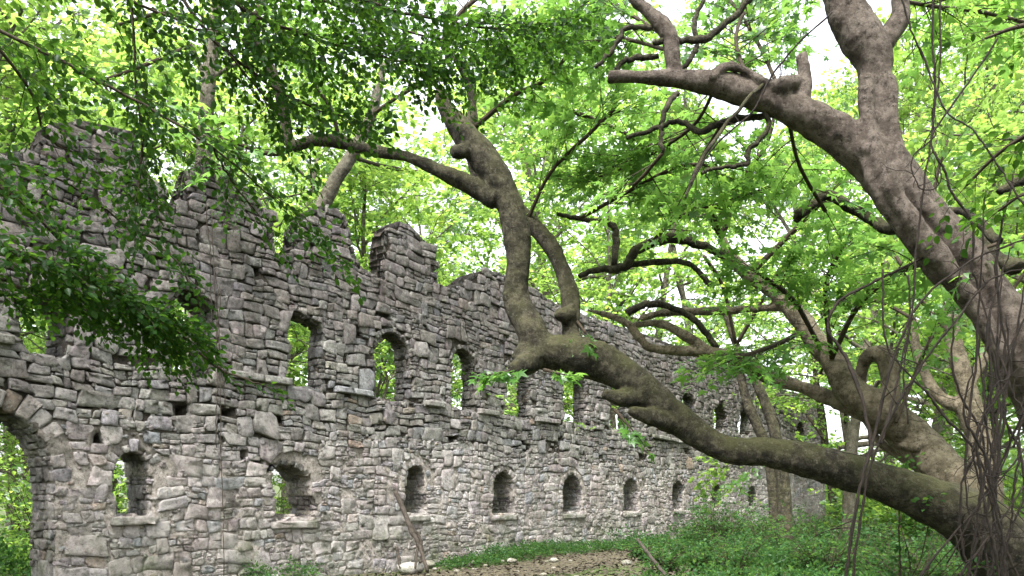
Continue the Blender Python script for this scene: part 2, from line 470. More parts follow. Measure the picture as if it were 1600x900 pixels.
def add_stones(g, pts, mn, p, colr, mapf, rng, base=-.12, bev=.009, rough=1.0):
    N = len(pts)
    if N == 0: return
    cen = pts.mean(1)
    rel = pts - cen[:, None, :]
    k2 = np.clip(1 - bev / mn, .7, .95)[:, None, None]; k3 = .5
    tl = rng.uniform(-.09, .09, (N, 2)) * rough
    def hgt(r, j): return p[:, None] + (r * tl[:, None, :]).sum(-1) + rng.uniform(-j, j, (N, r.shape[1])) * rough * .8
    r1 = rel; r2 = rel * k2 + rng.uniform(-.006, .006, rel.shape); r3 = rel * k3
    H1 = hgt(r1, .004) - np.clip(bev * rng.uniform(.5, 1.2, (N, 1)), 0, mn[:, None] * .6)
    H2 = hgt(r2, .006); H3 = hgt(r3, .009) + .002; Hc = p + rng.uniform(-.008, .008, N) * rough
    A = np.concatenate([cen[:, None] + r1 * 1.0, cen[:, None] + r1, cen[:, None] + r2, cen[:, None] + r3, cen[:, None]], 1)
    H = np.concatenate([np.full((N, 12), base), H1, H2, H3, Hc[:, None]], 1)
    V = mapf(A[..., 0], A[..., 1], H).reshape(-1, 3)
    k = np.arange(12); k1 = (k + 1) % 12
    q = np.concatenate([np.stack([k + 12 * r, k1 + 12 * r, k1 + 12 * (r + 1), k + 12 * (r + 1)], 1) for r in range(3)])
    t = np.stack([k + 36, k1 + 36, np.full(12, 48)], 1)
    off = (np.arange(N) * 49)[:, None, None]
    g.add(V, (q[None] + off).reshape(-1, 4), (t[None] + off).reshape(-1, 3), np.repeat(colr, 49, 0))

def stone_cols(rng, N, z=None):
    i = rng.choice(len(PC), N, p=PW); c = (PC[i] * .6 + np.array([.265, .258, .252]) * .4) * rng.uniform(.8, 1.15, (N, 1)) + rng.uniform(-.010, .010, (N, 3))
    if z is not None:
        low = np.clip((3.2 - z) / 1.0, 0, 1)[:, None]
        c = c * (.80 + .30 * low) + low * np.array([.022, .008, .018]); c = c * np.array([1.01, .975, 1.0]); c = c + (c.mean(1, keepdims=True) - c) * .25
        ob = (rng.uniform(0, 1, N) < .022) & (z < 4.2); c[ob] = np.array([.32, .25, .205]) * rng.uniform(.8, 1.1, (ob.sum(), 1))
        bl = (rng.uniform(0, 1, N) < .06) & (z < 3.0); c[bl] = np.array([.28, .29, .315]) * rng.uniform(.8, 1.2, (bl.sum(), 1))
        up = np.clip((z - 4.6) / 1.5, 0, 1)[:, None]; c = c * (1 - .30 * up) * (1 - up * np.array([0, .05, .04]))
    return np.clip(c, .02, .7)

def warp(a, b):
    aa = a + .07 * n2(a * 1.7, b * 1.9, 21) + .025 * n2(a * 5, b * 5, 22)
    bb = b + .11 * n2(a * .45, b * .6, 23) + .05 * n2(a * 1.6, b * 1.3, 24) + .02 * n2(a * 5, b * 4, 25)
    return aa, bb

def thick(z): return np.where(np.asarray(z) > LEDGE_Z - .05, .52, .88)

def build_wall():
    loc = W0 + WD * 18
    root = empty("ruined_wall", loc, "long ruined rubble stone wall with two rows of window openings and a jagged top", "ruin")
    rng = np.random.default_rng(5)
    # core
    g = Geo(); cs = .065
    sa = np.arange(S_BEG, S_END, cs); za = np.arange(-.4, 8.8, cs)
    SC, ZC = np.meshgrid(sa + cs / 2, za + cs / 2, indexing='ij')
    tz = top_z(SC) - .07 + .05 * n2(SC * 5, ZC * 5, 41)
    occ = (ZC < tz) & ~inside(SC, ZC, .03)
    SV, ZV = np.meshgrid(np.append(sa, sa[-1] + cs), np.append(za, za[-1] + cs), indexing='ij')
    lowf = np.clip((3.1 + .5 * n2(SV * .8, ZV * .8, 43) - ZV) / .7, 0, 1)
    hf = -.06 + .052 * lowf + (.02 + .004 * lowf) * n2(SV * 6, ZV * 6, 44) + .012 * n2(SV * 14, ZV * 14, 45)
    hf = np.where(in_hole(SV, ZV), -.4, hf)
    nf = SV.size
    VF = wpos(SV, ZV, hf).reshape(-1, 3); VB = wpos(SV, ZV, -thick(ZV) + .03 * n2(SV * 5, ZV * 5, 46)).reshape(-1, 3)
    idx = np.arange(nf).reshape(SV.shape)
    i00, i10, i11, i01 = idx[:-1, :-1][occ], idx[1:, :-1][occ], idx[1:, 1:][occ], idx[:-1, 1:][occ]
    Q = [np.stack([i00, i10, i11, i01], 1), np.stack([i00, i01, i11, i10], 1) + nf]
    oc = np.pad(occ, 1)
    for (dx, dz, A, B) in ((1, 0, idx[1:, :-1], idx[1:, 1:]), (-1, 0, idx[:-1, 1:], idx[:-1, :-1]), (0, 1, idx[1:, 1:], idx[:-1, 1:]), (0, -1, idx[:-1, :-1], idx[1:, :-1])):
        e = occ & ~oc[1 + dx: oc.shape[0] - 1 + dx, 1 + dz: oc.shape[1] - 1 + dz]
        a, b = A[e], B[e]; Q.append(np.stack([b, a, a + nf, b + nf], 1))
    g.add(np.vstack([VF, VB]), np.concatenate(Q))
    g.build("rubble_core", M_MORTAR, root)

    # facing stones
    g = Geo()
    cells = stone_cells(rng, S_BEG, S_END, -.3, 9.0, .32, .62, .062, .8)
    pts, mn = outlines(cells, rng)
    cen = pts.mean(1); wa, wb = warp(cen[:, 0], cen[:, 1])
    A, B = warp(pts[..., 0], pts[..., 1]); pts = np.stack([A, B], -1)
    vous = .26
    keep = (wb < top_z(wa) - .02) & ~in_hole(wa, wb) & (wa < S_END - .1) & (wa > S_BEG)
    def arch_zone(s, z):
        r = np.zeros(np.shape(s), bool)
        for o in OPEN:
            if o['style'] in ('lower', 'gate') or (o['style'] == 'upper' and o['rag'] < .06):
                m = {'gate': .36, 'lower': .22, 'upper': .13}[o['style']]
                r |= (z > o['zs'] - .02) & (((s - o['c']) / (o['hw'] + m)) ** 2 + ((z - o['zs']) / (o['rise'] + m)) ** 2 < 1)
        return r
    def ledge_zone(z): return np.abs(z - LEDGE_Z) < .085
    def bad(s, z): return inside(s, z, .02) | arch_zone(s, z)
    keep &= ~bad(wa, wb)
    keep &= ~(ledge_zone(wb) & (mn < .07))
    pts = pts[keep]; mn = mn[keep]; cen = pts.mean(1)
    for _ in range(7):
        bd = bad(pts[..., 0], pts[..., 1])
        pts = np.where(bd[..., None], cen[:, None] + (pts - cen[:, None]) * .84, pts)
    N = len(pts); big = np.clip(mn / .12, .4, 1.3)
    p = rng.uniform(-.016, .014, N) + .012 * big
    p -= np.where(rng.uniform(0, 1, N) < .06, rng.uniform(.02, .06, N), 0)
    p = np.where(cen[:, 1] < 3.0, p * .6 + .012, p)
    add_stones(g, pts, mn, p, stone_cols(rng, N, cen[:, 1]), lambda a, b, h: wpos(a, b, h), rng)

    # small packing stones pushed into the joints
    M_ = 9000
    cs_ = rng.uniform(S_BEG + 2, S_END - .2, M_); cz_ = np.where(rng.uniform(0, 1, M_) < .6, rng.uniform(.0, 3.3, M_), rng.uniform(3.3, 7.8, M_))
    hw_ = rng.uniform(.018, .055, M_); hh_2 = hw_ * rng.uniform(.35, 1.0, M_)
    ok = ~bad(cs_, cz_) & (cz_ < top_z(cs_) - .15) & ~in_hole(cs_, cz_)
    cc = np.stack([cs_ - hw_, cs_ + hw_, cz_ - hh_2, cz_ + hh_2], 1)[ok]
    pp, m_ = outlines(cc, rng, gap=(.001, .003))
    zc = pp.mean(1)[:, 1]
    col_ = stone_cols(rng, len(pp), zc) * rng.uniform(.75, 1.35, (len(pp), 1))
    add_stones(g, pp, m_, np.where(zc < 3.2, rng.uniform(-.004, .022, len(pp)), rng.uniform(-.035, .0, len(pp))), np.clip(col_, .02, .55), lambda a, b, h: wpos(a, b, h), rng, base=-.09, bev=.006)

    # stones of reveals, arch soffits and the broken top: patches wrapped along an outline
    def wrap(path, tdep, hmin=.12, hmax=.32, out=.0):
        path = np.asarray(path, float); seg = np.linalg.norm(np.diff(path, axis=0), axis=1); L = np.concatenate([[0], np.cumsum(seg)])
        if L[-1] < .1: return
        c = stone_cells(rng, 0.0, tdep + .3, 0.0, L[-1], hmin, hmax, .04)
        c[:, 0:2] = np.clip(c[:, 0:2], .02, tdep); c = c[(c[:, 1] - c[:, 0]) > .05]
        pp, m_ = outlines(c, rng)
        tang = np.gradient(path, axis=0); tang /= np.linalg.norm(tang, axis=1)[:, None] + 1e-9
        nor = np.stack([-tang[:, 1], tang[:, 0]], 1)
        def mp(a, b, h):
            x = np.interp(b, L, path[:, 0]); y = np.interp(b, L, path[:, 1])
            nx = np.interp(b, L, nor[:, 0]); ny = np.interp(b, L, nor[:, 1])
            return wpos(x + nx * h, y + ny * h, -a)
        z = np.interp(pp.mean(1)[:, 1], L, path[:, 1])
        add_stones(g, pp, m_, rng.uniform(-.02, .035, len(pp)) + out, stone_cols(rng, len(pp), z) * .55, mp, rng, base=-.1)  # wrapped stones tinted darker: shade of the recesses put into their colour
    for o in OPEN:
        if o['c'] < S_BEG + 1: continue
        td = float(thick(o['z0'] + .1)) - .02
        def outline(o, n=26):
            rs = np.arange(max(o['z0'], -.2), o['zs'], .12)
            P_ = [(o['c'] + o['hw'], z) for z in rs]
            for a in np.linspace(0, math.pi, n): P_.append((o['c'] + o['hw'] * math.cos(a), o['zs'] + o['rise'] * math.sin(a)))
            P_ += [(o['c'] - o['hw'], z) for z in rs[::-1]]
            P_ = np.array(P_)
            ds = o['rag'] * 1.5 * n2(P_[:, 0] * 2.3, P_[:, 1] * 2.7, 11); dz = o['rag'] * 1.5 * n2(P_[:, 0] * 2.9, P_[:, 1] * 2.1, 12)
            return P_ - np.stack([ds, dz], 1)
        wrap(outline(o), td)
        if o['z0'] > 0:
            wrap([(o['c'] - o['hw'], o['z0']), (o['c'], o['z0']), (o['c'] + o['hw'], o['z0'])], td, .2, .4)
    # broken top, walked from right to left so that its normal points up
    ss = np.arange(S_BEG + .05, S_END, .08); pth = []
    for i in range(len(PS) - 1, -1, -1): pth.append((PS[i], PZ[i] - .06))
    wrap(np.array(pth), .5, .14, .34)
    # end of the wall
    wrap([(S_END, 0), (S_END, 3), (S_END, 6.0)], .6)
    for sgn in (0,):
        pass
    g.build("stone_facing", M_STONE, root)

    # string course of flat slabs between the upper windows
    g = Geo(); s = S_BEG
    ups = [o for o in OPEN if o['style'] == 'upper']
    cl = []; hh_ = []
    while s < S_END - 12:
        L = rng.uniform(.45, 1.25); a, b = s, s + L - .012
        mid_in = any(abs((a + b) / 2 - o['c']) < o['hw'] + L * .35 for o in ups)
        if not mid_in and rng.uniform() < .94: cl.append((a, b, LEDGE_Z - .075, LEDGE_Z + .07))
        s += L
    cl = np.array(cl); pp, m_ = outlines(cl, rng, gap=(.004, .008), skew=.03, jit=.012)
    pp[..., 1] += .02 * n2(pp[..., 0] * .45, pp[..., 1] * .3, 23)
    add_stones(g, pp, m_, rng.uniform(.085, .115, len(pp)), stone_cols(rng, len(pp)) * .95, lambda a, b, h: wpos(a, b, h), rng, base=-.2, bev=.012, rough=.4)
    g.build("string_course", M_STONE, root)

    # arches and sills
    for o in OPEN:
        if o['style'] == 'hole' or o['c'] < S_BEG + 1: continue
        rag = o['rag'] > .065
        if not rag:
            g = Geo(); gate = o['style'] == 'gate'; up_ = o['style'] == 'upper'; dep = .36 if gate else (.13 if up_ else .22)
            per = math.pi * (o['hw'] + o['rise']) / 2 + .1; nv = max(6, int(per / (.2 if gate else (.09 if up_ else .115))))
            cl = []
            for k in range(nv):
                cl.append((k / nv, (k + 1) / nv))
            for (a, b) in cl:
                if rng.uniform() < .10: continue
                th0, th1 = math.pi * (a * 1.04 - .02), math.pi * (b * 1.04 - .02); dd = dep * rng.uniform(.6, 1.2)
                c_ = np.array([[0, 1, 0, dd]]) ; pr, _ = outlines(np.array([[0, 1., 0, 1.]]), rng, gap=(.03, .05), skew=.06, jit=.03)
                tt = th0 + (th1 - th0) * pr[0, :, 0]; rr_ = dd * pr[0, :, 1] + .01
                x = o['c'] + (o['hw'] + rr_) * np.cos(tt); y = o['zs'] + (o['rise'] + rr_) * np.sin(tt)
                poly = np.stack([x, y], 1)[None, ::-1]
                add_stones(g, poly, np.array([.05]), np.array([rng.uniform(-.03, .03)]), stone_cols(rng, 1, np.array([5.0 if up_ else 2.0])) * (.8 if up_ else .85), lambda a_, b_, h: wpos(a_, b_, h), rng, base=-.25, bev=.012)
            g.build("gateway_arch" if gate else "window_arch", M_STONE, root)
        if o['style'] == 'lower' and not (o['u'] > 1100):
            g = Geo(); z0 = o['z0'] - .02
            c_ = np.array([[o['c'] - o['hw'] - .12, o['c'] + o['hw'] + .12, z0 - .15, z0]])
            pr, _ = outlines(c_, rng, gap=(0, .002), skew=.1, jit=.012)
            add_stones(g, pr, np.array([.075]), np.array([.07]), np.array([[.19, .185, .16]]), lambda a_, b_, h: wpos(a_, b_, h), rng, base=-.5, bev=.012, rough=.4)
            g.build("window_sill", M_STONE, root)
    return root
build_wall()

# ------------------------------------------------------------------ leaves
def unit(v): return v / (np.linalg.norm(v, axis=-1, keepdims=True) + 1e-9)

def T_plane():
    tips = [(-.42, .12, -.04), (-.5, .52, -.03), (0, 1.0, -.08), (.5, .52, -.03), (.42, .12, -.04)]
    nts = [(-.12, 0, 0), (-.17, .30, .02), (-.14, .52, .02), (.14, .52, .02), (.17, .30, .02), (.12, 0, 0)]
    V = [(0, .22, .03)] + tips + nts
    q = [(0, 6 + k, 1 + k, 7 + k) for k in range(5)]
    return np.array(V, float), np.array(q)
def T_tri():
    V = [(0, .2, .03), (-.52, .45, -.05), (0, 1, -.08), (.52, .45, -.05), (-.18, 0, 0), (-.26, .6, .02), (.26, .6, .02), (.18, 0, 0)]
    q = [(0, 4, 1, 5), (0, 5, 2, 6), (0, 6, 3, 7)]
    return np.array(V, float), np.array(q)
def T_ovate():
    V = [(0, 0, 0), (-.3, .28, .05), (-.27, .68, .04), (0, 1, -.05), (.27, .68, .04), (.3, .28, .05)]
    return np.array(V, float), np.array([(0, 3, 2, 1), (0, 5, 4, 3)])
T_PLANE, T_TRI, T_OV = T_plane(), T_tri(), T_ovate()

def add_leaves(g, pos, axis, nor, size, T, rng, bias=None):
    V, q = T; N = len(pos)
    if N == 0: return
    axis = unit(axis); nor = unit(nor - axis * (nor * axis).sum(1, keepdims=True)); side = np.cross(axis, nor)
    s = size[:, None, None]
    W = pos[:, None] + s * (V[None, :, 0:1] * side[:, None] + V[None, :, 1:2] * axis[:, None] + V[None, :, 2:3] * nor[:, None] * 1.6)
    Q = (q[None] + (np.arange(N) * len(V))[:, None, None]).reshape(-1, 4)
    r = np.clip(rng.normal(.45, .2, N) + (0 if bias is None else bias), 0, 1)
    a = np.repeat(np.stack([r, rng.uniform(0, 1, N), r], 1), len(V), 0)
    g.add(W.reshape(-1, 3), Q, None, a)

class Leafs:
    def __init__(s): s.p = []; s.a = []; s.n = []; s.s = []; s.b = []
    def put(s, p, a, n, sz, b): s.p.append(p); s.a.append(a); s.n.append(n); s.s.append(sz); s.b.append(b)
    def flush(s, g, T, rng):
        if s.p: add_leaves(g, np.concatenate(s.p), np.concatenate(s.a), np.concatenate(s.n), np.concatenate(s.s), T, rng, np.concatenate(s.b))
    def count(s): return sum(len(x) for x in s.p)

def rot_about(v, k, ang):
    return v * math.cos(ang) + np.cross(k, v) * math.sin(ang) + k * k.dot(v) * (1 - math.cos(ang))

def spray(rng, gt, lf, P0, d, L, lsize, lsp, r0=.008, sides=3, droop=.12, up=None, sub=True, leafjit=.35, twmin=0.0, upj=.22):
    """a flat leafy fan: an axis with alternating side twigs, leaves alternating along both"""
    d = unit(np.asarray(d, float)); upv = np.array([0, 0, 1.0]) + rng.normal(0, upj, 3) if up is None else up
    upv = unit(upv - d * upv.dot(d))
    n = 6; t = np.linspace(0, 1, n); cv = rng.uniform(-.18, .18)
    sd = np.cross(d, upv)
    ax = P0 + d * (L * t)[:, None] + sd * (L * cv * t ** 2)[:, None] - np.array([0, 0, 1.0]) * (L * droop * t ** 2)[:, None]
    if gt is not None and r0 > twmin: tube(gt, ax, r0 * (1 - .8 * t), sides, cap=False)
    bias = rng.normal(0, .10)
    def leaf_line(a0, dirv, LL, k0):
        m = max(2, int(LL / lsp)); tt = (np.arange(m) + .6) / m
        pts = a0 + dirv * (LL * tt)[:, None] - np.array([0, 0, 1.0]) * (LL * droop * .7 * tt ** 2)[:, None]
        sg = np.where((np.arange(m) + k0) % 2 == 0, 1, -1)[:, None]
        sdl = np.cross(dirv, upv)
        a = dirv * .65 + sdl * sg * .8 + rng.normal(0, leafjit, (m, 3)) - np.array([0, 0, .25]); a[-1] = dirv
        lf.put(pts, a, upv + rng.normal(0, leafjit, (m, 3)), lsize * rng.uniform(.6, 1.15, m), np.full(m, bias))
    ns = max(2, int(L / (lsp * 2.2))) if sub else 0
    for k in range(ns):
        tk = .12 + .86 * (k + rng.uniform(0, .6)) / ns
        p = ax[0] * 0 + np.array([np.interp(tk, t, ax[:, c]) for c in range(3)])
        sgn = 1 if k % 2 else -1
        dv = unit(d * .75 + sd * sgn * rng.uniform(.5, 1.0) + rng.normal(0, .1, 3))
        LL = L * rng.uniform(.3, .5) * (1.15 - .75 * tk)
        if gt is not None and r0 * .5 > twmin: tube(gt, np.stack([p, p + dv * LL]), [r0 * .45, r0 * .15], 3, cap=False)
        leaf_line(p, dv, LL, k)
    leaf_line(ax[2], unit(ax[-1] - ax[2]), np.linalg.norm(ax[-1] - ax[2]), 0)

def wander(rng, P0, d, L, n, curl, grav=0.0):
    p = [np.array(P0, float)]; d = unit(np.asarray(d, float))
    for i in range(n):
        d = unit(d + rng.normal(0, curl, 3) + np.array([0, 0, grav])); p.append(p[-1] + d * L / n)
    return np.array(p)

def at_t(pts, t):
    f = t * (len(pts) - 1); i = min(int(f), len(pts) - 2); f -= i
    return pts[i] * (1 - f) + pts[i + 1] * f, unit(pts[i + 1] - pts[i])

def grow_tree(rng, h, r, spread, nl, nsub, lsize, lsp, base_frac=.3, spl=1.1, T=T_TRI, nspr=5, curl=.16, lean=None):
    """returns (trunk geo, limb geo, leaf geo) around the origin"""
    gt, gl, gf = Geo(), Geo(), Geo(); lf = Leafs()
    d0 = np.array([0, 0, 1.0]) if lean is None else unit(np.array(lean))
    tr = wander(rng, (0, 0, -.2), d0, h, 9, .07, .05); rr = r * (1 - .8 * np.linspace(0, 1, 10) ** .9); rr[0] *= 1.35
    tp, tr_ = catmull(tr, rr, 4); tube(gt, tp, tr_, 10, wob=.05, seed=3)
    for i in range(nl):
        t = base_frac + (1 - base_frac) * (i + rng.uniform(0, .8)) / nl * .98
        p, td = at_t(tr, min(t, .99)); az = i * 2.4 + rng.uniform(-.5, .5)
        el = rng.uniform(.1, .7) + .5 * t
        dv = np.array([math.cos(az) * math.cos(el), math.sin(az) * math.cos(el), math.sin(el)])
        L = spread * (1.15 - .65 * max(t - .35, 0)) * rng.uniform(.7, 1.15)
        r0 = r * (1 - .75 * t) * .5
        lb = wander(rng, p, dv, L, 7, curl, -.03); lr = r0 * (1 - .85 * np.linspace(0, 1, 8))
        a, b = catmull(lb, lr, 3); tube(gl, a, b, 6, wob=.08, seed=i)
        for j in range(nsub):
            tj = .2 + .8 * (j + rng.uniform(0, .7)) / nsub
            q, qd = at_t(lb, min(tj, .99))
            dv2 = unit(qd * .6 + rng.normal(0, .6, 3) * np.array([1, 1, .5]) + np.array([0, 0, .08]))
            L2 = L * rng.uniform(.28, .5) * (1.2 - .6 * tj)
            sb = wander(rng, q, dv2, L2, 4, .2, -.03)
            rs = max(r0 * (1 - .85 * tj) * .55, .012)
            tube(gl, sb, rs * (1 - .8 * np.linspace(0, 1, 5)), 4, cap=False)
            for k in range(nspr):
                tk = .15 + .85 * (k + .6) / nspr; w_, wd = at_t(sb, min(tk, .99))
                dv3 = unit(wd * .5 + rng.normal(0, .7, 3) * np.array([1, 1, .3]))
                spray(rng, gl, lf, w_, dv3, spl * rng.uniform(.6, 1.2), lsize, lsp, r0=.010, sides=3, twmin=.0052)
    lf.flush(gf, T, rng)
    return gt, gl, gf, lf.count()

# ------------------------------------------------------------------ trees of the wood
SHADE_TREES = [(-9, -4), (-3, -9), (5, -7), (11, -1), (-13, 4), (13, 7), (0, -17), (-14, -12), (13, -13), (19, 3), (-20, 0)]  # unseen trees added around the camera to cut the light on wall and limbs
def wood():
    protos = []
    specs = [(15, .22, 5.0, 17, 8, 77), (19, .26, 5.6, 21, 8, 78), (12, .17, 4.4, 16, 7, 79), (17, .2, 4.8, 19, 8, 80)]
    for (h, r, sp, nl, ns, seed) in specs:
        rng = np.random.default_rng(seed)
        gt, gl, gf, cnt = grow_tree(rng, h, r, sp, nl, ns, .19, .115, base_frac=.16, spl=1.12, nspr=5)
        root = empty("forest_tree", (0, 0, 0), "tree", "tree", "trees of the wood behind the wall")
        gt.build("trunk", M_BARK_FAR, root, smooth=True); gl.build("limbs", M_BARK_FAR, root, smooth=True)
        gf.build("crown", M_FARLEAF, root)
        protos.append(root)
        print("leaves", cnt)
    rng = np.random.default_rng(91)
    hidden = "green leafy tree of the wood seen above and beyond the wall"
    right = "slender green tree standing in the bright wood beyond the end of the wall"
    spots = []
    for (u, d) in [(330, 21), (60, 22), (560, 24), (760, 28), (180, 30), (-160, 20), (930, 33), (450, 36), (680, 38), (1080, 40), (20, 40), (300, 44), (870, 47), (560, 52), (1010, 56),
                   (1200, 60), (1330, 46), (1450, 36), (1560, 30), (1650, 40), (1390, 62), (1520, 52), (1740, 26), (1100, 70), (1280, 75), (1620, 70), (800, 70), (400, 66), (150, 60), (-100, 55), (1470, 80), (-300, 34),
                   (1700, 19), (1330, 28), (640, 24), (-60, 27), (1120, 50), (960, 40), (1180, 58)]:
        spots.append((u, d))
    def clear(u, d):      # metres behind the wall, measured square to it
        return (d - WALLK / (1705 - u)) * (.599 - .801 * (u - 800) / FPX)
    spots = [(u, d) for u, d in spots if u > 1290 or clear(u, d) > 4.6 * max(1, d / 30)]
    for i, (u, d) in enumerate(spots):
        k = i % 4; s = max(rng.uniform(.9, 1.15), d / 30)
        x = (u - 800) / FPX * d; y = d
        lab = hidden if u < 1200 else right
        loc = (x, y, 0 if y < 75 else (y - 75) * .06)
        if i < 4:
            o = protos[k]; o.location = loc; o.rotation_euler = (0, 0, rng.uniform(0, 6)); o.scale = (s, s, s)
        else: o = copy_tree(protos[k], lab, loc, rng.uniform(0, 6.28), (s, s, s * rng.uniform(.95, 1.15)))
        o["label"] = lab; o["group"] = "trees of the wood behind the wall" if u < 1200 else "trees beyond the end of the wall"
    for i, (x, y) in enumerate(SHADE_TREES):
        copy_tree(protos[i % 4], "tree of the same wood standing round the clearing on the viewer's side of the wall", (x, y, 0), rng.uniform(0, 6.28), (1, 1, 1), "added shade trees round the clearing")
wood()

# ------------------------------------------------------------------ the big leaning planes in front of the wall
def px_path(pl):
    """(u, v, distance, radius in px) -> points, radii"""
    pts = np.array([P(u, v, d) for u, v, d, r in pl]); rr = np.array([r / FPX * d for u, v, d, r in pl])
    return pts, rr

def organic(name, paths, mat, parent, voxel=.022, disp=.02, sub=8, sides=14):
    g = Geo()
    for k, pl in enumerate(paths):
        p, r = px_path(pl); p, r = catmull(p, r, sub); tube(g, p, r, sides, wob=.04, seed=k)
    o = g.build("tmp", mat)
    md = o.modifiers.new("r", 'REMESH'); md.mode = 'VOXEL'; md.voxel_size = voxel
    ms = o.modifiers.new("s", 'SMOOTH'); ms.iterations = 4; ms.factor = .6
    dg = bpy.context.evaluated_depsgraph_get(); me = bpy.data.meshes.new_from_object(o.evaluated_get(dg))
    n = len(me.vertices); co = np.empty(n * 3, np.float32); me.vertices.foreach_get("co", co); co = co.reshape(-1, 3).astype(float)
    nr = np.empty(n * 3, np.float32); me.vertex_normals.foreach_get("vector", nr); nr = nr.reshape(-1, 3)
    dd = disp * (n3(co, 2.2, 5) + .5 * n3(co, 6, 9) + .35 * n3(co, 14, 13) + .18 * n3(co, 34, 15))
    co = co + nr * dd[:, None] - np.array(parent.location)
    me.vertices.foreach_set("co", co.astype(np.float32).ravel())
    me.polygons.foreach_set("use_smooth", np.ones(len(me.polygons), bool)); me.update()
    me.materials.clear(); me.materials.append(mat)
    bpy.data.objects.remove(o)
    me.name = name
    ob = bpy.data.objects.new(name, me); COL.objects.link(ob); ob.parent = parent
    return ob

def leafy(rng, gt, lf, pl, L, lsize, lsp, step, t0=.15, mul=1.0, droop=.15, dirs=None, r0=.007, toward=None, **skw):
    """sprays all along a branch given in pixels"""
    p, r = px_path(pl); p, r = catmull(p, r, 5)
    seg = np.linalg.norm(np.diff(p, axis=0), axis=1).sum(); n = max(2, int(seg / step * mul))
    for k in range(n):
        t = t0 + (1 - t0) * (k + rng.uniform(0, .8)) / n
        q, qd = at_t(p, min(t, .995))
        sgn = 1 if k % 2 else -1
        dv = qd * .8 + np.cross(qd, [0, 0, 1]) * sgn * rng.uniform(.4, 1.1) + rng.normal(0, .35, 3) * np.array([1, 1, .6])
        if toward is not None: dv = dv + np.array(toward)
        spray(rng, gt, lf, q, dv, L * rng.uniform(.55, 1.2), lsize, lsp, r0=r0, droop=droop, **skw)
    spray(rng, gt, lf, p[-1], p[-1] - p[-3], L, lsize, lsp, r0=r0, droop=droop, **skw)

def hero_tree(name, base, label, mat, trunk_paths, thin_paths, leaf_specs, leafmat, seed, T=T_PLANE, voxel=.022, disp=.02, lsize=.15, lsp=.085, group=None, cat="tree", mul=1.6):
    rng = np.random.default_rng(seed)
    root = empty(name, base, label, cat, group)
    if trunk_paths: organic("trunk", trunk_paths, mat, root, voxel, disp)
    gb = Geo()
    for k, pl in enumerate(thin_paths):
        p, r = px_path(pl); p, r = catmull(p, r, 6)
        p = p + rng.normal(0, .006, p.shape); g1 = Geo(); tube(g1, p, r, 7, wob=.1, seed=k); g1.build("branch", M_BARK_A if mat is M_BARK_C else mat, root, smooth=True)
    lf = Leafs()
    for spec in leaf_specs:
        pl, L, step = spec[:3]; kw = spec[3] if len(spec) > 3 else {}
        p, r = px_path(pl); p, r = catmull(p, r, 5); tube(gb, p, r, 5, wob=.1)
        leafy(rng, gb, lf, pl, L, lsize, lsp, step, mul=mul, **kw)
    if gb.n: gb.build("twigs", M_TWIG, root, smooth=True)
    gf = Geo(); lf.flush(gf, T, rng)
    if gf.n: gf.build("crown", leafmat, root)
    print(name, "leaves", lf.count())
    return root

# A: the great limb that crosses the picture
A_main = [(1700, 1080, 8.2, 70), (1620, 930, 8.1, 66), (1530, 822, 8.0, 47), (1455, 783, 8.0, 37), (1370, 752, 8.0, 30), (1280, 722, 8.0, 26), (1200, 706, 8.1, 24), (1130, 700, 8.2, 24), (1060, 656, 8.3, 23),
          (1000, 604, 8.3, 25), (950, 572, 8.4, 28), (900, 555, 8.4, 28), (860, 550, 8.4, 28), (830, 552, 8.4, 25), (806, 568, 8.4, 14)]
A_up = [(852, 558, 8.4, 27), (832, 520, 8.4, 25), (808, 468, 8.5, 22), (810, 400, 8.5, 20), (803, 340, 8.5, 21), (782, 290, 8.5, 23), (750, 240, 8.5, 21), (718, 200, 8.5, 18), (698, 172, 8.5, 14), (686, 140, 8.5, 11)]
A_stub = [(740, 232, 8.5, 13), (720, 237, 8.4, 9.5), (707, 236, 8.35, 8.5)]
A_l = [(776, 312, 8.5, 17), (735, 290, 8.5, 14), (690, 270, 8.4, 12), (640, 246, 8.4, 11), (580, 234, 8.3, 11), (530, 222, 8.3, 11), (490, 220, 8.2, 10), (455, 232, 8.2, 9)]
A_l2 = [(455, 232, 8.2, 9), (446, 190, 8.2, 8), (436, 140, 8.1, 8), (415, 95, 8.1, 8), (395, 62, 8.0, 9), (398, 30, 8, 8)]
A_r = [(905, 560, 8.4, 22), (892, 520, 8.6, 16), (893, 478, 8.7, 17), (884, 435, 8.8, 14), (862, 388, 8.9, 13), (832, 350, 9.0, 13), (800, 318, 9.1, 12), (762, 290, 9.2, 13), (742, 260, 9.2, 11), (738, 200, 9.2, 9), (736, 140, 9.2, 8), (712, 92, 9.1, 7), (690, 70, 9.1, 6)]
A_knob = [(1010, 618, 8.3, 20), (972, 622, 8.2, 14), (942, 614, 8.15, 8)]
A_knob2 = [(1060, 662, 8.3, 20), (1012, 650, 8.15, 12), (982, 642, 8.1, 7)]
A_knob3 = [(892, 492, 8.6, 18), (878, 492, 8.5, 14), (868, 486, 8.45, 9)]
A_knob4 = [(832, 560, 8.3, 20), (812, 572, 8.2, 14), (797, 578, 8.15, 8)]
B_main = [(1560, 850, 8.2, 34.4), (1520, 790, 8.4, 32.7), (1470, 730, 8.7, 31.0), (1420, 680, 9, 29.2), (1370, 638, 9.2, 25.8), (1330, 612, 9.4, 22.4), (1305, 570, 9.6, 18.9), (1275, 535, 9.8, 18.1), (1252, 500, 10, 15.5), (1215, 462, 10.2, 11.2), (1170, 430, 10.3, 11.2), (1140, 400, 10.3, 10.3), (1128, 372, 10.3, 8.6)]
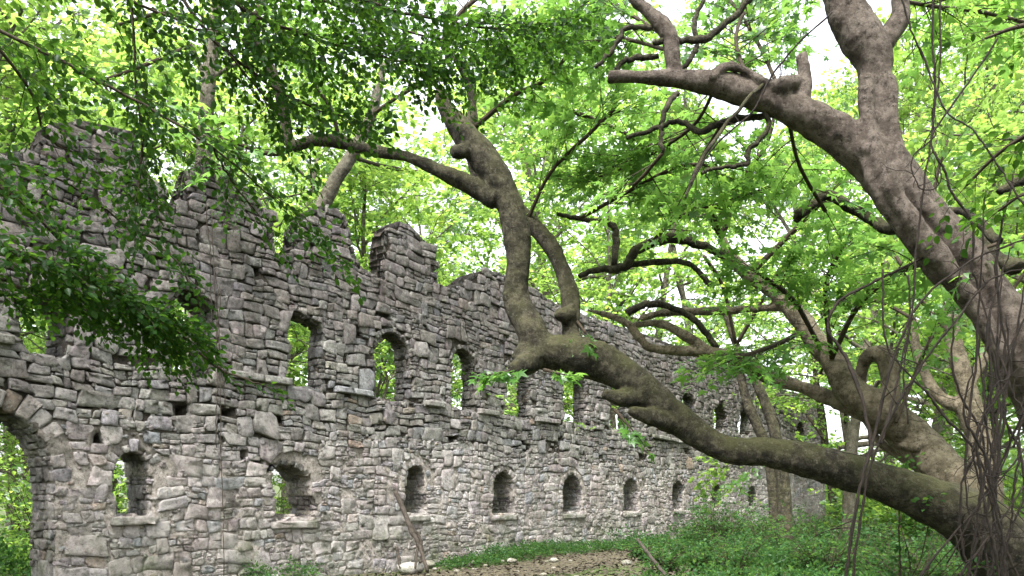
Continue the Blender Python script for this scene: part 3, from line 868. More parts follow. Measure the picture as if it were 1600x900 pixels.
B_left = [(1370, 650, 9.2, 18.7), (1310, 626, 9.6, 12.8), (1260, 608, 9.9, 11.0), (1200, 588, 10.1, 10.2), (1150, 562, 10.3, 9.3), (1110, 550, 10.4, 7.6), (1060, 548, 10.4, 6.8), (1015, 543, 10.4, 6.8), (1000, 528, 10.4, 6.8), (980, 505, 10.4, 6.0), (950, 492, 10.4, 6.0), (915, 484, 10.4, 5.1)]
B_left2 = [(1110, 550, 10.4, 6.8), (1070, 524, 10.4, 6.8), (1030, 505, 10.5, 6.8), (985, 508, 10.5, 6.0)]
B_top = [(1220, 480, 10.2, 7.6), (1160, 484, 10.5, 7.6), (1100, 486, 10.6, 6.8), (1040, 488, 10.7, 6.0), (1000, 498, 10.7, 5.1)]
B_curl = [(1385, 650, 9.1, 17.6), (1392, 600, 9.2, 14.4), (1388, 568, 9.3, 13.6), (1372, 552, 9.4, 12.0), (1352, 560, 9.5, 10.4), (1344, 590, 9.6, 8.8), (1340, 625, 9.6, 8.0)]
A_thin = [
    [(1015, 380, 9.6, 8), (990, 395, 9.6, 8), (975, 418, 9.6, 7), (930, 422, 9.6, 5), (905, 432, 9.6, 4)],
    [(1015, 380, 9.6, 8), (1050, 372, 9.7, 8), (1100, 385, 9.8, 6), (1130, 400, 10.2, 6)],
    [(960, 415, 9.7, 5), (962, 370, 9.8, 6), (955, 350, 9.8, 5), (905, 342, 9.8, 4), (870, 335, 9.8, 3)],
    [(975, 415, 9.7, 5), (1040, 408, 9.8, 5), (1080, 415, 9.9, 4), (1110, 445, 10, 5)],
    [(980, 490, 10.4, 6), (1010, 476, 10.4, 6), (1050, 480, 10.4, 5), (1090, 505, 10.4, 5), (1120, 545, 10.4, 5)],
]
A_leaf = [
    ([(686, 140, 8.5, 4), (650, 90, 8.3, 4), (600, 40, 8, 3), (560, -20, 7.8, 3)], .9, .2, {}),
    ([(690, 70, 9.1, 5), (720, 20, 9, 4), (780, -30, 9, 3)], 1.0, .18, {}),
    ([(398, 30, 8, 6), (430, -20, 8, 5), (500, -60, 8, 4)], .9, .2, {}),
    ([(455, 232, 8.2, 5), (420, 240, 8.1, 4), (360, 220, 8, 3)], .7, .2, {}),
    ([(530, 222, 8.3, 4), (520, 180, 8.2, 3), (490, 130, 8, 3)], .8, .2, {}),
    ([(740, 200, 8.8, 4), (800, 150, 8.6, 4), (860, 120, 8.4, 3), (900, 60, 8.3, 3)], 1.0, .2, {}),
    ([(822, 350, 9, 3), (860, 270, 8.6, 3), (920, 210, 8.3, 3), (960, 170, 8.1, 3)], .9, .17, {}),
    ([(905, 342, 9.0, 3), (980, 300, 8.8, 3), (1060, 260, 8.5, 3), (1120, 260, 8.2, 3)], .9, .13, {}),
    ([(1015, 380, 9.6, 3), (1060, 340, 9, 3), (1120, 320, 8.6, 3), (1180, 300, 8.4, 3)], .8, .16, {}),
    ([(812, 570, 8.3, 3), (790, 582, 8.1, 3), (768, 586, 8, 2)], .22, .12, {}),
    ([(850, 578, 8.2, 3), (875, 584, 8.0, 2)], .22, .12, {}),
    ([(900, 500, 8.6, 3), (915, 520, 8.4, 2)], .35, .3, {}),
    ([(960, 640, 8.0, 3), (985, 668, 7.9, 2)], .35, .3, {}),
    ([(1128, 372, 10.3, 5), (1110, 330, 10, 4), (1060, 300, 9.8, 3)], 1.0, .12, {}),
    ([(1128, 372, 10.3, 5), (1060, 260, 9.9, 4), (960, 200, 9.6, 3), (880, 170, 9.3, 3)], .9, .16, {}),
    ([(1128, 372, 10.3, 5), (1160, 280, 10, 4), (1200, 220, 9.8, 3), (1220, 120, 9.8, 3)], .8, .25, {}),
    ([(1170, 430, 10.3, 5), (1240, 360, 10, 4), (1300, 300, 9.6, 3)], .9, .2, {}),
    ([(1250, 520, 9.8, 4), (1210, 540, 9.3, 4), (1150, 560, 8.9, 3)], .75, .10, {}),
    ([(1280, 540, 9.6, 4), (1240, 470, 9.2, 4), (1190, 430, 8.9, 3)], .85, .12, {}),
    ([(1300, 560, 9.5, 4), (1340, 480, 9, 4), (1400, 430, 8.6, 3), (1480, 400, 8.2, 3)], .9, .12, {}),
    ([(1300, 560, 9.5, 4), (1290, 450, 9, 4), (1320, 380, 8.6, 3)], .9, .13, {}),
    ([(1200, 588, 9.9, 3), (1160, 575, 9.7, 3)], .45, .2, {}),
    ([(1400, 660, 9, 3), (1440, 560, 9.2, 3), (1480, 480, 9.2, 3)], .8, .2, {}),
]
hero_tree("plane_tree", P(1700, 1080, 8.2) * [1, 1, 0], "huge mossy plane tree whose thick forked limb arches low across the front of the wall", M_BARK_A,
          [A_main, A_up, A_stub, A_l, A_l2, A_r, A_knob, A_knob2, A_knob3, A_knob4], A_thin, A_leaf[:13], M_PLANE, 101)
hero_tree("plane_tree", P(1560, 1010, 8.8) * [1, 1, 0], "tan barked plane tree with a hooked branch, leaning left behind the huge mossy limb", M_BARK_B,
          [[(1620, 960, 8.8, 46)] + [(u, v, d + .35, r) for u, v, d, r in B_main[:4]] + B_main[4:], B_left, B_left2, B_top, B_curl], [[(1440, 700, 9, 8), (1400, 690, 9.3, 8), (1370, 650, 9.4, 7)], [(1460, 745, 9, 8), (1420, 720, 9.4, 8), (1375, 690, 9.6, 6), (1345, 640, 9.7, 6)]],
          A_leaf[13:], M_PLANE, 102)

# C: the brown trunk leaning in from the right
C_main = [(1790, 1080, 6.8, 52.0), (1700, 800, 6.7, 46), (1640, 640, 6.6, 43), (1590, 540, 6.5, 40), (1535, 455, 6.5, 38), (1480, 385, 6.5, 37.6), (1430, 325, 6.5, 36.0), (1385, 268, 6.5, 36.8), (1340, 232, 6.5, 33.6), (1285, 198, 6.5, 27.2), (1230, 170, 6.5, 22.4), (1180, 150, 6.5, 19.2), (1120, 132, 6.5, 16.0), (1060, 124, 6.5, 12.8), (1000, 120, 6.5, 9.6), (975, 119, 6.5, 11), (950, 120, 6.5, 10)]
C_up = [(1395, 285, 6.5, 28.6), (1374, 220, 6.5, 25.2), (1370, 160, 6.5, 23.5), (1366, 100, 6.5, 24.4), (1345, 60, 6.5, 30), (1322, 20, 6.5, 29), (1300, -40, 6.5, 20.2), (1280, -120, 6.5, 16.8)]
C_fork = [(1366, 80, 6.5, 18.7), (1392, 52, 6.5, 12.8), (1408, 20, 6.5, 11.0), (1404, -40, 6.5, 10.2), (1420, -120, 6.5, 7.6)]
C_ridge = [(1390, 120, 6.39, 9), (1394, 190, 6.38, 10), (1408, 260, 6.35, 12), (1440, 318, 6.35, 13), (1490, 372, 6.35, 14), (1545, 440, 6.35, 15), (1600, 530, 6.35, 16)]
C_ridge2 = [(1352, 120, 6.39, 9), (1356, 190, 6.38, 11), (1372, 250, 6.33, 12), (1408, 322, 6.31, 12), (1452, 384, 6.31, 13), (1510, 460, 6.31, 14), (1570, 560, 6.35, 14)]
C_ridge3 = [(1330, 205, 6.42, 9), (1372, 300, 6.39, 10), (1420, 370, 6.39, 10), (1470, 440, 6.42, 9)]
C_knot = [(1250, 165, 6.5, 13.6), (1256, 120, 6.5, 10.2), (1252, 85, 6.5, 8.5)]
C_b1 = [(1055, 122, 6.5, 9.9), (1050, 80, 6.5, 9.0), (1045, 55, 6.5, 11.7), (1020, 25, 6.5, 9.9), (985, -10, 6.5, 9.0), (960, -60, 6.5, 8.1)]
C_b2 = [(1250, 125, 6.5, 7.6), (1222, 132, 6.4, 13.6), (1200, 130, 6.4, 6.8), (1160, 108, 6.4, 4.2), (1130, 105, 6.4, 4.2), (1110, 122, 6.4, 3.4)]
C_thin = [
    [(1020, 65, 6.5, 4), (1050, 62, 6.5, 5), (1095, 62, 6.5, 6), (1130, 40, 6.5, 5), (1170, 0, 6.5, 5), (1200, -40, 6.5, 4)],
    [(1090, 62, 6.5, 4), (1085, 30, 6.5, 4), (1105, -10, 6.5, 3)],
    [(1030, 88, 6.6, 4), (1000, 90, 6.6, 5), (975, 95, 6.6, 4), (960, 110, 6.6, 4)],
    [(1020, 42, 6.5, 4), (980, 45, 6.5, 4), (955, 80, 6.5, 4), (930, 105, 6.5, 3)],
    [(1090, 70, 6.5, 4), (1080, 90, 6.5, 4), (1060, 115, 6.5, 4)],
    [(1060, 145, 6.5, 4), (1045, 160, 6.4, 5), (1035, 190, 6.4, 4), (1032, 210, 6.4, 4), (1036, 238, 6.4, 3)],
    [(1230, 178, 6.5, 5), (1180, 182, 6.6, 5), (1130, 190, 6.7, 6), (1095, 205, 6.7, 5), (1060, 190, 6.8, 4), (1030, 198, 6.8, 4), (980, 215, 6.8, 3)],
    [(1195, 165, 6.5, 4), (1200, 200, 6.5, 4), (1170, 235, 6.5, 4), (1165, 256, 6.5, 4), (1120, 262, 6.5, 3), (1095, 270, 6.5, 3)],
    [(1180, 140, 6.5, 4), (1190, 130, 6.4, 3), (1130, 200, 6.2, 3), (1090, 260, 6.1, 3), (1070, 310, 6.1, 2)],
    [(1560, 380, 6.8, 8), (1500, 330, 7.2, 6), (1400, 355, 7.6, 11), (1365, 345, 7.8, 8), (1330, 325, 7.9, 8), (1292, 305, 8, 8), (1270, 320, 8, 7), (1250, 335, 8, 9), (1246, 345, 8, 4)],
    [(1590, 420, 6.8, 14), (1560, 405, 7, 10), (1535, 375, 7.2, 9)],
    [(1560, 300, 6.0, 6), (1600, 280, 6.0, 8), (1680, 250, 6.0, 10)],
]
C_leaf = [
    ([(1180, 150, 6.6, 3), (1150, 60, 7.4, 3), (1180, -20, 8, 3)], .9, .14, {}),
    ([(1045, 60, 6.6, 3), (980, 20, 7, 3), (900, -20, 7.4, 3)], .9, .13, {}),
    ([(1050, 80, 6.6, 3), (960, 60, 7.4, 3), (880, 80, 8.2, 3), (840, 90, 8.8, 2)], .9, .13, {}),
    ([(1120, 132, 6.6, 3), (1080, 200, 7.6, 3), (1000, 250, 8.4, 3), (930, 280, 9, 2)], .9, .12, {}),
    ([(1230, 170, 6.6, 3), (1180, 60, 7.6, 3), (1120, -20, 8.4, 3), (1040, -60, 9, 2)], .9, .25, {}),
    ([(1300, 0, 6.6, 3), (1240, -20, 6.8, 3), (1180, -60, 7, 3)], .8, .2, {}),
    ([(1400, 0, 6.6, 3), (1460, 10, 7, 3), (1540, 20, 7.6, 3), (1620, 40, 8, 3)], .9, .2, {}),
    ([(1420, -20, 6.6, 3), (1500, -40, 7, 3)], .9, .2, {}),
    ([(1230, 178, 6.7, 3), (1250, 260, 7.4, 3), (1290, 330, 8, 3)], .6, .3, {}),
    ([(1036, 238, 6.6, 3), (1010, 270, 6.8, 3), (990, 290, 7, 3)], .7, .2, {}),
    ([(1130, 190, 6.9, 3), (1100, 240, 7.2, 3), (1080, 280, 7.4, 3)], .7, .2, {}),
    ([(1560, 380, 6.6, 3), (1500, 400, 6.6, 3), (1440, 410, 6.8, 3), (1390, 430, 7, 3)], .6, .15, {}),
]
hero_tree("plane_tree", P(1790, 1080, 6.8) * [1, 1, 0], "stout brown trunked plane tree leaning in from the right with a tall fork", M_BARK_C,
          [C_main, C_ridge, C_ridge2, C_ridge3, C_up, C_fork, C_knot, C_b1, C_b2], C_thin, C_leaf, M_PLANE, 103, voxel=.018, lsize=.14)

# ------------------------------------------------------------------ slim trees near the end of the wall and pale trunks beyond
def slim(name, label, mat, paths, leafs, seed, base, leafmat=None, lsize=.16):
    return hero_tree(name, base, label, mat, paths, [], leafs, leafmat or M_FARLEAF, seed, T=T_TRI, voxel=.03, disp=.012, lsize=lsize, lsp=.13)
slim("slim_tree", "slim twin stemmed tree with mossy curved trunks standing before the far end of the wall", M_BARK_A,
     [[(1225, 842, 24, 13), (1226, 790, 24, 11), (1222, 740, 24, 10), (1212, 680, 24, 9), (1196, 630, 24, 8), (1178, 592, 24, 7), (1150, 540, 24, 5), (1130, 480, 24, 4)],
      [(1214, 842, 24.3, 12), (1210, 790, 24.3, 9), (1206, 740, 24.3, 9), (1194, 690, 24.3, 8), (1172, 640, 24.3, 8), (1160, 600, 24.3, 7), (1150, 540, 24.3, 5)],
      ], [([(1150, 540, 24, 3), (1190, 470, 23, 3), (1230, 400, 22, 3)], 1.2, .8, {}), ([(1150, 540, 24, 3), (1130, 450, 23, 3), (1100, 400, 22, 3)], 1.0, .9, {})], 201, P(1220, 842, 24) * [1, 1, 0])
slim("slim_tree", "dark slim tree hugging the broken far end of the wall", M_BARK_A,
     [[(1302, 832, 42, 7), (1300, 770, 42, 6), (1290, 700, 42, 6), (1284, 650, 42, 6), (1276, 600, 42, 5), (1270, 520, 42, 4)]],
     [([(1276, 600, 42, 2), (1300, 540, 40, 2), (1340, 480, 38, 2)], 2.2, .6, {}), ([(1270, 520, 42, 2), (1220, 480, 40, 2)], 2.2, .6, {}), ([(1290, 690, 41, 2), (1262, 650, 41, 2)], 1.2, .5, {})], 202, P(1302, 832, 42) * [1, 1, 0])
slim("slim_tree", "pale forked tree with a bent side stem behind the liana tangle", M_BARK_B,
     [[(1552, 930, 15, 22), (1545, 800, 15, 22), (1536, 720, 15, 21), (1522, 650, 15, 17), (1505, 590, 15, 15), (1490, 530, 15, 12), (1485, 480, 15, 9), (1470, 400, 15, 7)],
      [(1528, 690, 15, 15), (1505, 640, 15, 12), (1470, 622, 15.2, 10), (1448, 590, 15.3, 8), (1432, 545, 15.4, 7), (1430, 500, 15.5, 5)],
      [(1512, 610, 15, 8), (1532, 570, 15, 8), (1550, 530, 15, 7), (1570, 470, 15, 5)]],
     [([(1490, 530, 15, 3), (1440, 470, 15, 3), (1400, 400, 15, 3)], 1.6, .35, {}), ([(1485, 480, 15, 3), (1540, 420, 15, 3), (1600, 370, 15, 3)], 1.6, .35, {}),
      ([(1430, 500, 15.5, 3), (1370, 470, 16, 3), (1320, 480, 16, 3)], 1.5, .35, {}), ([(1470, 400, 15, 3), (1460, 300, 15, 3), (1480, 220, 15, 3)], 1.6, .35, {}), ([(1570, 470, 15, 3), (1620, 400, 15, 3)], 1.6, .35, {})], 203, P(1552, 930, 15) * [1, 1, 0])
slim("slim_tree", "pale grey trunk rising straight behind the wall top under the hanging beech leaves", M_BARK_FAR,
     [[(300, 900, 17.5, 18), (305, 700, 17.5, 17), (312, 400, 17.5, 15), (318, 250, 17.5, 13), (322, 180, 17.5, 12), (328, 110, 17.5, 11), (336, 40, 17.5, 9), (340, -60, 17.5, 8)],
      [(326, 130, 17.5, 6), (312, 100, 17.5, 4), (300, 70, 17.5, 3)], [(326, 125, 17.5, 6), (350, 110, 17.5, 4), (372, 98, 17.5, 3)]],
     [([(336, 40, 17.5, 3), (260, 20, 17, 3), (180, 40, 17, 3)], 1.6, .3, {}), ([(336, 40, 17.5, 3), (420, 0, 17, 3)], 1.6, .35, {}), ([(300, 70, 17.5, 3), (230, 100, 17, 3), (150, 130, 17, 3)], 1.6, .3, {}), ([(340, -60, 17.5, 3), (300, -150, 17.5, 3)], 1.8, .35, {})], 204, P(300, 900, 17.5) * [1, 1, 0])
slim("slim_tree", "grey leaning trunk rising behind the stepped pier of the wall", M_BARK_FAR,
     [[(385, 960, 20, 15), (408, 600, 20, 14), (436, 480, 20, 13), (474, 380, 20, 12), (500, 330, 20, 12), (522, 285, 20, 11), (548, 245, 20, 10), (580, 180, 20, 8), (600, 100, 20, 6)]],
     [([(580, 180, 20, 3), (640, 140, 19, 3), (700, 120, 18, 3)], 1.8, .4, {}), ([(548, 245, 20, 3), (600, 260, 22, 3), (660, 270, 24, 3)], 1.6, .4, {}), ([(600, 100, 20, 3), (560, 20, 20, 3)], 1.8, .4, {})], 205, P(385, 960, 20) * [1, 1, 0])

# ------------------------------------------------------------------ overhanging beech, upper left
def beech():
    rng = np.random.default_rng(301)
    base = np.array([-5.2, 2.6, 0.0])
    root = empty("beech_tree", base, "beech tree whose dark drooping leafy branches hang over the upper left of the wall", "tree")
    tp, tr = catmull([(-5.2, 2.6, -.1), (-5.1, 2.6, 1.5), (-4.9, 2.7, 3.2), (-4.9, 2.8, 5.0), (-4.7, 3.0, 7.0)], [.26, .2, .17, .14, .08], 6)
    g = Geo(); tube(g, tp, tr, 14, wob=.04); g.build("trunk", M_BARK_A, root, smooth=True)
    br = [
        ([(-250, -60, 3.6, 6), (0, 50, 3.8, 5), (200, 150, 4.1, 4), (330, 230, 4.3, 3), (430, 310, 4.5, 2)], .55, .10),
        ([(-260, 120, 3.6, 6), (0, 290, 3.8, 5), (150, 430, 4.2, 4), (220, 480, 4.5, 3), (300, 535, 4.8, 2)], .38, .065),
        ([(-260, 260, 3.6, 5), (0, 380, 3.8, 4), (140, 440, 4.2, 3), (260, 500, 4.6, 2)], .40, .055),
        ([(-260, 330, 3.6, 5), (-40, 430, 3.8, 4), (90, 460, 4.2, 3), (170, 480, 4.5, 2)], .34, .07),
        ([(-260, 180, 3.8, 5), (0, 250, 4.2, 4), (110, 290, 4.6, 3), (220, 370, 5, 2)], .42, .09),
        ([(120, -260, 4.2, 6), (200, -20, 4.3, 4), (212, 120, 4.4, 3), (222, 220, 4.5, 3), (216, 300, 4.5, 2)], .42, .09),
        ([(120, -260, 4.2, 7), (340, -20, 4.4, 5), (460, 50, 4.6, 4), (600, 90, 4.9, 3), (690, 110, 5, 2)], .50, .06),
        ([(120, -260, 4.2, 7), (420, -60, 4.4, 5), (600, 10, 4.7, 4), (740, 40, 5, 3), (850, 50, 5.2, 2)], .50, .06),
        ([(120, -260, 4.2, 6), (300, 20, 4.4, 5), (390, 110, 4.6, 4), (480, 165, 4.8, 3), (550, 185, 5, 2)], .36, .08),
        ([(-250, -120, 3.8, 6), (-40, 40, 3.9, 5), (40, 130, 4.1, 4), (80, 220, 4.3, 3), (150, 250, 4.5, 2)], .42, .09),
        ([(-250, -120, 3.8, 6), (60, -60, 4.0, 5), (200, 0, 4.2, 4), (330, 60, 4.4, 3), (420, 160, 4.6, 2)], .45, .09),
        ([(120, -260, 4.2, 6), (300, -80, 4.8, 5), (480, -10, 5.2, 4), (640, 50, 5.6, 3), (780, 80, 6, 2)], .50, .06),
        ([(330, 230, 4.3, 3), (360, 280, 4.4, 3), (400, 330, 4.5, 2)], .35, .12),
        ([(220, 370, 5, 3), (270, 400, 5, 3), (300, 450, 5, 2)], .3, .12),
        ([(310, 552, 4.8, 3), (350, 580, 4.8, 3), (405, 600, 4.8, 2)], .22, .09),
    ]
    gb = Geo(); lf = Leafs()
    starts = {}
    for pl, L, step in br:
        p, r = px_path(pl); p, r = catmull(p, r, 6); r = r * .6; tube(gb, p + rng.normal(0, .004, p.shape), r, 5)
        if pl[0][0] < 130 and tuple(pl[0]) not in starts:
            starts[tuple(pl[0])] = 1
            zt = p[0][2]; t0 = np.array([-4.95, 2.75, max(zt - .9, 2.0)]); mid = (t0 + p[0]) / 2 + np.array([0, 0, .25])
            a, b = catmull([t0, mid, p[0]], [.06, .04, r[0]], 6); tube(gb, a, b, 7)
        leafy(rng, gb, lf, pl, L, .048, .028, step, t0=.1, droop=.22, r0=.0028, toward=(.2, .1, -.15), mul=1.6 if (pl[0][0] < -200 and pl[-1][1] > 380) else (1.2 if pl[-1][0] > 480 else .85), leafjit=.6, upj=.7)
    gb.build("twigs", M_TWIG, root, smooth=True)
    gf = Geo(); lf.flush(gf, T_OV, rng); gf.build("crown", M_BEECH, root)
    print("beech", lf.count())
beech()

# a second leafy fringe in the top right, dark against the sky
def fringe():
    rng = np.random.default_rng(311)
    root = empty("beech_tree", (5.4, 3.6, 0), "dark leaved tree of which only hanging sprays reach in at the top right corner", "tree")
    g = Geo(); tp, tr = catmull([(5.4, 3.6, -.1), (5.3, 3.6, 2), (5.3, 3.7, 5), (5.2, 3.8, 7)], [.2, .16, .13, .07], 6); tube(g, tp, tr, 12, wob=.04); g.build("trunk", M_BARK_A, root, smooth=True)
    br = [([(1850, 60, 4.2, 6), (1700, 140, 4.4, 5), (1620, 200, 4.6, 4), (1560, 240, 4.8, 3), (1510, 290, 5, 2)], .42, .12),
          ([(1850, 60, 4.2, 6), (1700, 30, 4.6, 5), (1600, 40, 4.9, 4), (1540, 60, 5.2, 2)], .40, .12),
          ([(1850, 260, 4.2, 5), (1700, 300, 4.4, 4), (1610, 300, 4.6, 3), (1560, 330, 4.8, 2)], .35, .12)]
    gb = Geo(); lf = Leafs()
    for pl, L, step in br:
        p, r = px_path(pl); p, r = catmull(p, r, 6); tube(gb, p, r, 5)
        a, b = catmull([np.array([5.3, 3.65, 3.2]), p[0]], [.04, r[0]], 4); tube(gb, a, b, 5)
        leafy(rng, gb, lf, pl, L, .07, .055, step, t0=.1, droop=.25, r0=.0035)
    gb.build("twigs", M_TWIG, root, smooth=True); gf = Geo(); lf.flush(gf, T_OV, rng); gf.build("crown", M_BEECH, root)
fringe()

# ------------------------------------------------------------------ lianas
def lianas():
    rng = np.random.default_rng(401)
    def liana(label, pl, group=None, jitter=.012):
        p, r = px_path(pl); p, r = catmull(p, r, 8)
        nn = len(p); p = p + np.cumsum(rng.normal(0, .003, p.shape), 0) * .8 + rng.normal(0, jitter * .12, p.shape)
        r = r * (.42 if 'bundle' in label else .5); g = Geo(); tube(g, p, r * (1 + .18 * rng.uniform(-1, 1, nn)), 6, wob=.12, seed=int(rng.integers(999)))
        # short dead side shoots
        for k in range(rng.integers(6, 13)):
            q, qd = at_t(p, rng.uniform(.1, .9)); dv = unit(qd * .5 + rng.normal(0, 1, 3)); L = rng.uniform(.04, .3)
            tube(g, wander(rng, q, dv, L, 4, .25), np.linspace(.0035, .0015, 5), 4)
        o = g.build("liana", M_VINE, smooth=True); tag(o, label, "liana", group or "lianas hanging in front of the leaning trees")
    liana("long thin liana slanting from the top right down to the undergrowth left of the tangle", [(1650, 360, 4.6, 3), (1530, 400, 4.6, 3), (1440, 470, 4.5, 4), (1400, 560, 4.5, 4), (1375, 660, 4.5, 5), (1350, 760, 4.4, 5), (1330, 860, 4.4, 5), (1318, 960, 4.4, 6)])
    liana("straight thin liana crossing diagonally from upper right to the hooked branch", [(1600, 420, 4.2, 2), (1545, 440, 4.2, 3), (1480, 520, 4.2, 4), (1430, 590, 4.2, 4), (1400, 630, 4.2, 5), (1360, 720, 4.2, 4), (1335, 850, 4.2, 4), (1325, 960, 4.2, 4)])
    liana("twin liana hanging from the top beside the thick brown fork", [(1460, -60, 5, 3), (1457, 60, 5, 3), (1460, 120, 5, 4), (1456, 200, 5, 3), (1440, 300, 5, 3), (1430, 400, 5, 3), (1425, 480, 5, 3), (1400, 600, 5, 4), (1375, 690, 4.9, 4)])
    liana("dark liana hanging from the top that ends in loops at mid height", [(1468, -60, 5.1, 3), (1466, 100, 5.1, 3), (1455, 180, 5.1, 3), (1458, 215, 5.1, 3), (1430, 245, 5, 2), (1425, 270, 5, 2), (1440, 300, 5, 2), (1470, 285, 5, 2), (1462, 240, 5, 2)])
    liana("liana drawn in a long S from the loops down over the brown trunk", [(1400, -40, 5, 2), (1420, 40, 5, 3), (1450, 100, 5, 3), (1480, 170, 4.9, 3), (1520, 200, 4.8, 3), (1560, 260, 4.7, 3), (1590, 310, 4.6, 3), (1640, 380, 4.5, 3)])
    liana("wavy liana running down past the brown trunk at right", [(1560, 60, 4.8, 3), (1500, 150, 4.8, 3), (1460, 220, 4.8, 3), (1480, 270, 4.8, 4), (1500, 310, 4.8, 4), (1528, 350, 4.8, 4), (1530, 420, 4.8, 4), (1545, 470, 4.8, 3), (1600, 620, 4.6, 3)])
    liana("thin liana looping in front of the bright wood right of the hooked branch", [(1380, 420, 5, 3), (1382, 500, 5, 3), (1390, 550, 5, 3), (1420, 590, 5, 3), (1450, 620, 5, 4), (1480, 660, 5, 4), (1520, 700, 5, 4), (1560, 780, 5, 4)])
    liana("curved liana rising from behind the hooked branch to the leaves", [(1365, 720, 6.2, 5), (1350, 640, 6.3, 5), (1335, 590, 6.4, 6), (1315, 550, 6.5, 5), (1296, 520, 6.5, 5), (1300, 490, 6.5, 5), (1320, 465, 6.5, 4), (1370, 440, 6.5, 4), (1450, 400, 6.3, 3)])
    liana("thin black liana slanting across the leaves above the centre", [(1300, 20, 5.6, 3), (1240, 80, 5.6, 3), (1200, 130, 5.6, 4), (1170, 180, 5.6, 3), (1110, 240, 5.6, 3), (1075, 300, 5.6, 2)])
    liana("thin liana hanging straight beside the pale forked tree", [(1418, 430, 5.4, 3), (1420, 520, 5.4, 3), (1410, 580, 5.4, 3), (1416, 660, 5.4, 2)])
    for k in range(17):
        u0 = rng.uniform(1490, 1610); ub = rng.uniform(1500, 1600); d = rng.uniform(3.4, 5.4)
        top_v = rng.choice([420, 480, 540, 300]) + rng.uniform(-40, 40)
        pl = [(u0 + rng.uniform(-15, 40), top_v, d, 2.5)]
        for t in np.linspace(.2, 1, 6):
            pl.append((u0 * (1 - t) + ub * t + rng.uniform(-22, 22), top_v + (1000 - top_v) * t, d, rng.uniform(3, 5.5)))
        liana("one of many thin dark lianas in the tangled bundle hanging at the right edge", pl, "lianas of the tangled bundle", .02)
    for k, (a, b) in enumerate([((1600, 700), (1440, 900)), ((1600, 760), (1500, 905)), ((1480, 880), (1600, 640))]):
        liana("one of many thin dark lianas in the tangled bundle hanging at the right edge", [(a[0], a[1], 4.2, 3), ((a[0] + b[0]) / 2 + 10, (a[1] + b[1]) / 2 - 10, 4.1, 4), (b[0], b[1], 4.0, 5), (b[0] - 15, b[1] + 60, 4.0, 5)], "lianas of the tangled bundle")
lianas()

# ------------------------------------------------------------------ undergrowth
def undergrowth():
    rng = np.random.default_rng(501)
    # a carpet nobody could count: low leafy cover
    g = Geo(); lf = Leafs()
    def tuft(x, y, h, ls, n):
        z0 = float(gz(x, y))
        for k in range(n):
            az = rng.uniform(0, 6.28); el = rng.uniform(.4, 1.4)
            d = np.array([math.cos(az) * math.cos(el), math.sin(az) * math.cos(el), math.sin(el)])
            spray(rng, None, lf, np.array([x, y, z0]) + d * h * .2, d, h * rng.uniform(.6, 1.1), ls, ls * .9, droop=.5, leafjit=.5)
    for k in range(2600):
        d = rng.uniform(13.5, 46) ** 1.0; u = rng.uniform(960, 1800) if rng.uniform() < .8 else rng.uniform(1250, 2100)
        x = (u - 800) / FPX * d; y = d
        sx = (x - W0[0]) * WN[0] + (y - W0[1]) * WN[1]
        if sx < .5 and u < 1300: continue
        if u < 1010 and sx > .9 and d < 23: continue
        if u < 1120 and noise2(x * .7, y * .7, 88) < .35: continue
        tuft(x, y, rng.uniform(.25, .6) * (1 + .35 * (d > 18)) * (.55 + 1.2 * noise2(x * .5, y * .5, 77)), .085 + .002 * (d - 13), 5)
    lf.flush(g, T_OV, rng); print("cover", lf.count())
    tag(g.build("undergrowth", M_FERN), "dense low green undergrowth covering the floor right of the path", "undergrowth", kind="stuff")
    # weeds at the foot of the wall
    g = Geo(); lf = Leafs()
    for k in range(520):
        s = s_of(rng.uniform(670, 1120)) if rng.uniform() < .75 else s_of(rng.uniform(-50, 660)); o = rng.uniform(.1, .75)
        p = W0 + WD * s + WN * o
        dens = noise2(s * .6, 0 * s, 9)
        if s < s_of(660) and dens < .62: continue
        tuft(p[0], p[1], rng.uniform(.2, .5) * (.6 + dens), .06, 4)
    for k in range(150):                                  # behind the wall
        s = s_of(rng.uniform(-250, 500)); p = W0 + WD * s - WN * rng.uniform(1.5, 6)
        tuft(p[0], p[1], rng.uniform(.5, 1.4), .10, 5)
    lf.flush(g, T_OV, rng)
    tag(g.build("weeds", M_FERN), "low green weeds growing along the foot of the wall", "weeds", kind="stuff")
undergrowth()

def litter_leaves():
    rng = np.random.default_rng(531); g = Geo(); n = 16000
    s = rng.uniform(-8, 30, n); o = rng.uniform(.3, 6.5, n); p = W0 + WD * s[:, None] + WN * o[:, None]
    p[:, 2] = gz(p[:, 0], p[:, 1]) + rng.uniform(.03, .06, n)
    ax = rng.normal(0, 1, (n, 3)) * [1, 1, .15]; no = np.array([0, 0, 1.0]) + rng.normal(0, .35, (n, 3))
    add_leaves(g, p, ax, no, rng.uniform(.05, .13, n), T_OV, rng)
    m = m_simple("dry_leaf", [(0.3, (.022, .018, .012)), (0.5, (.05, .042, .03)), (0.7, (.10, .088, .065))], 6)
    tag(g.build("leaf_litter", m), "brown dry leaves littering the earth before the wall", "leaf litter", kind="stuff")
litter_leaves()

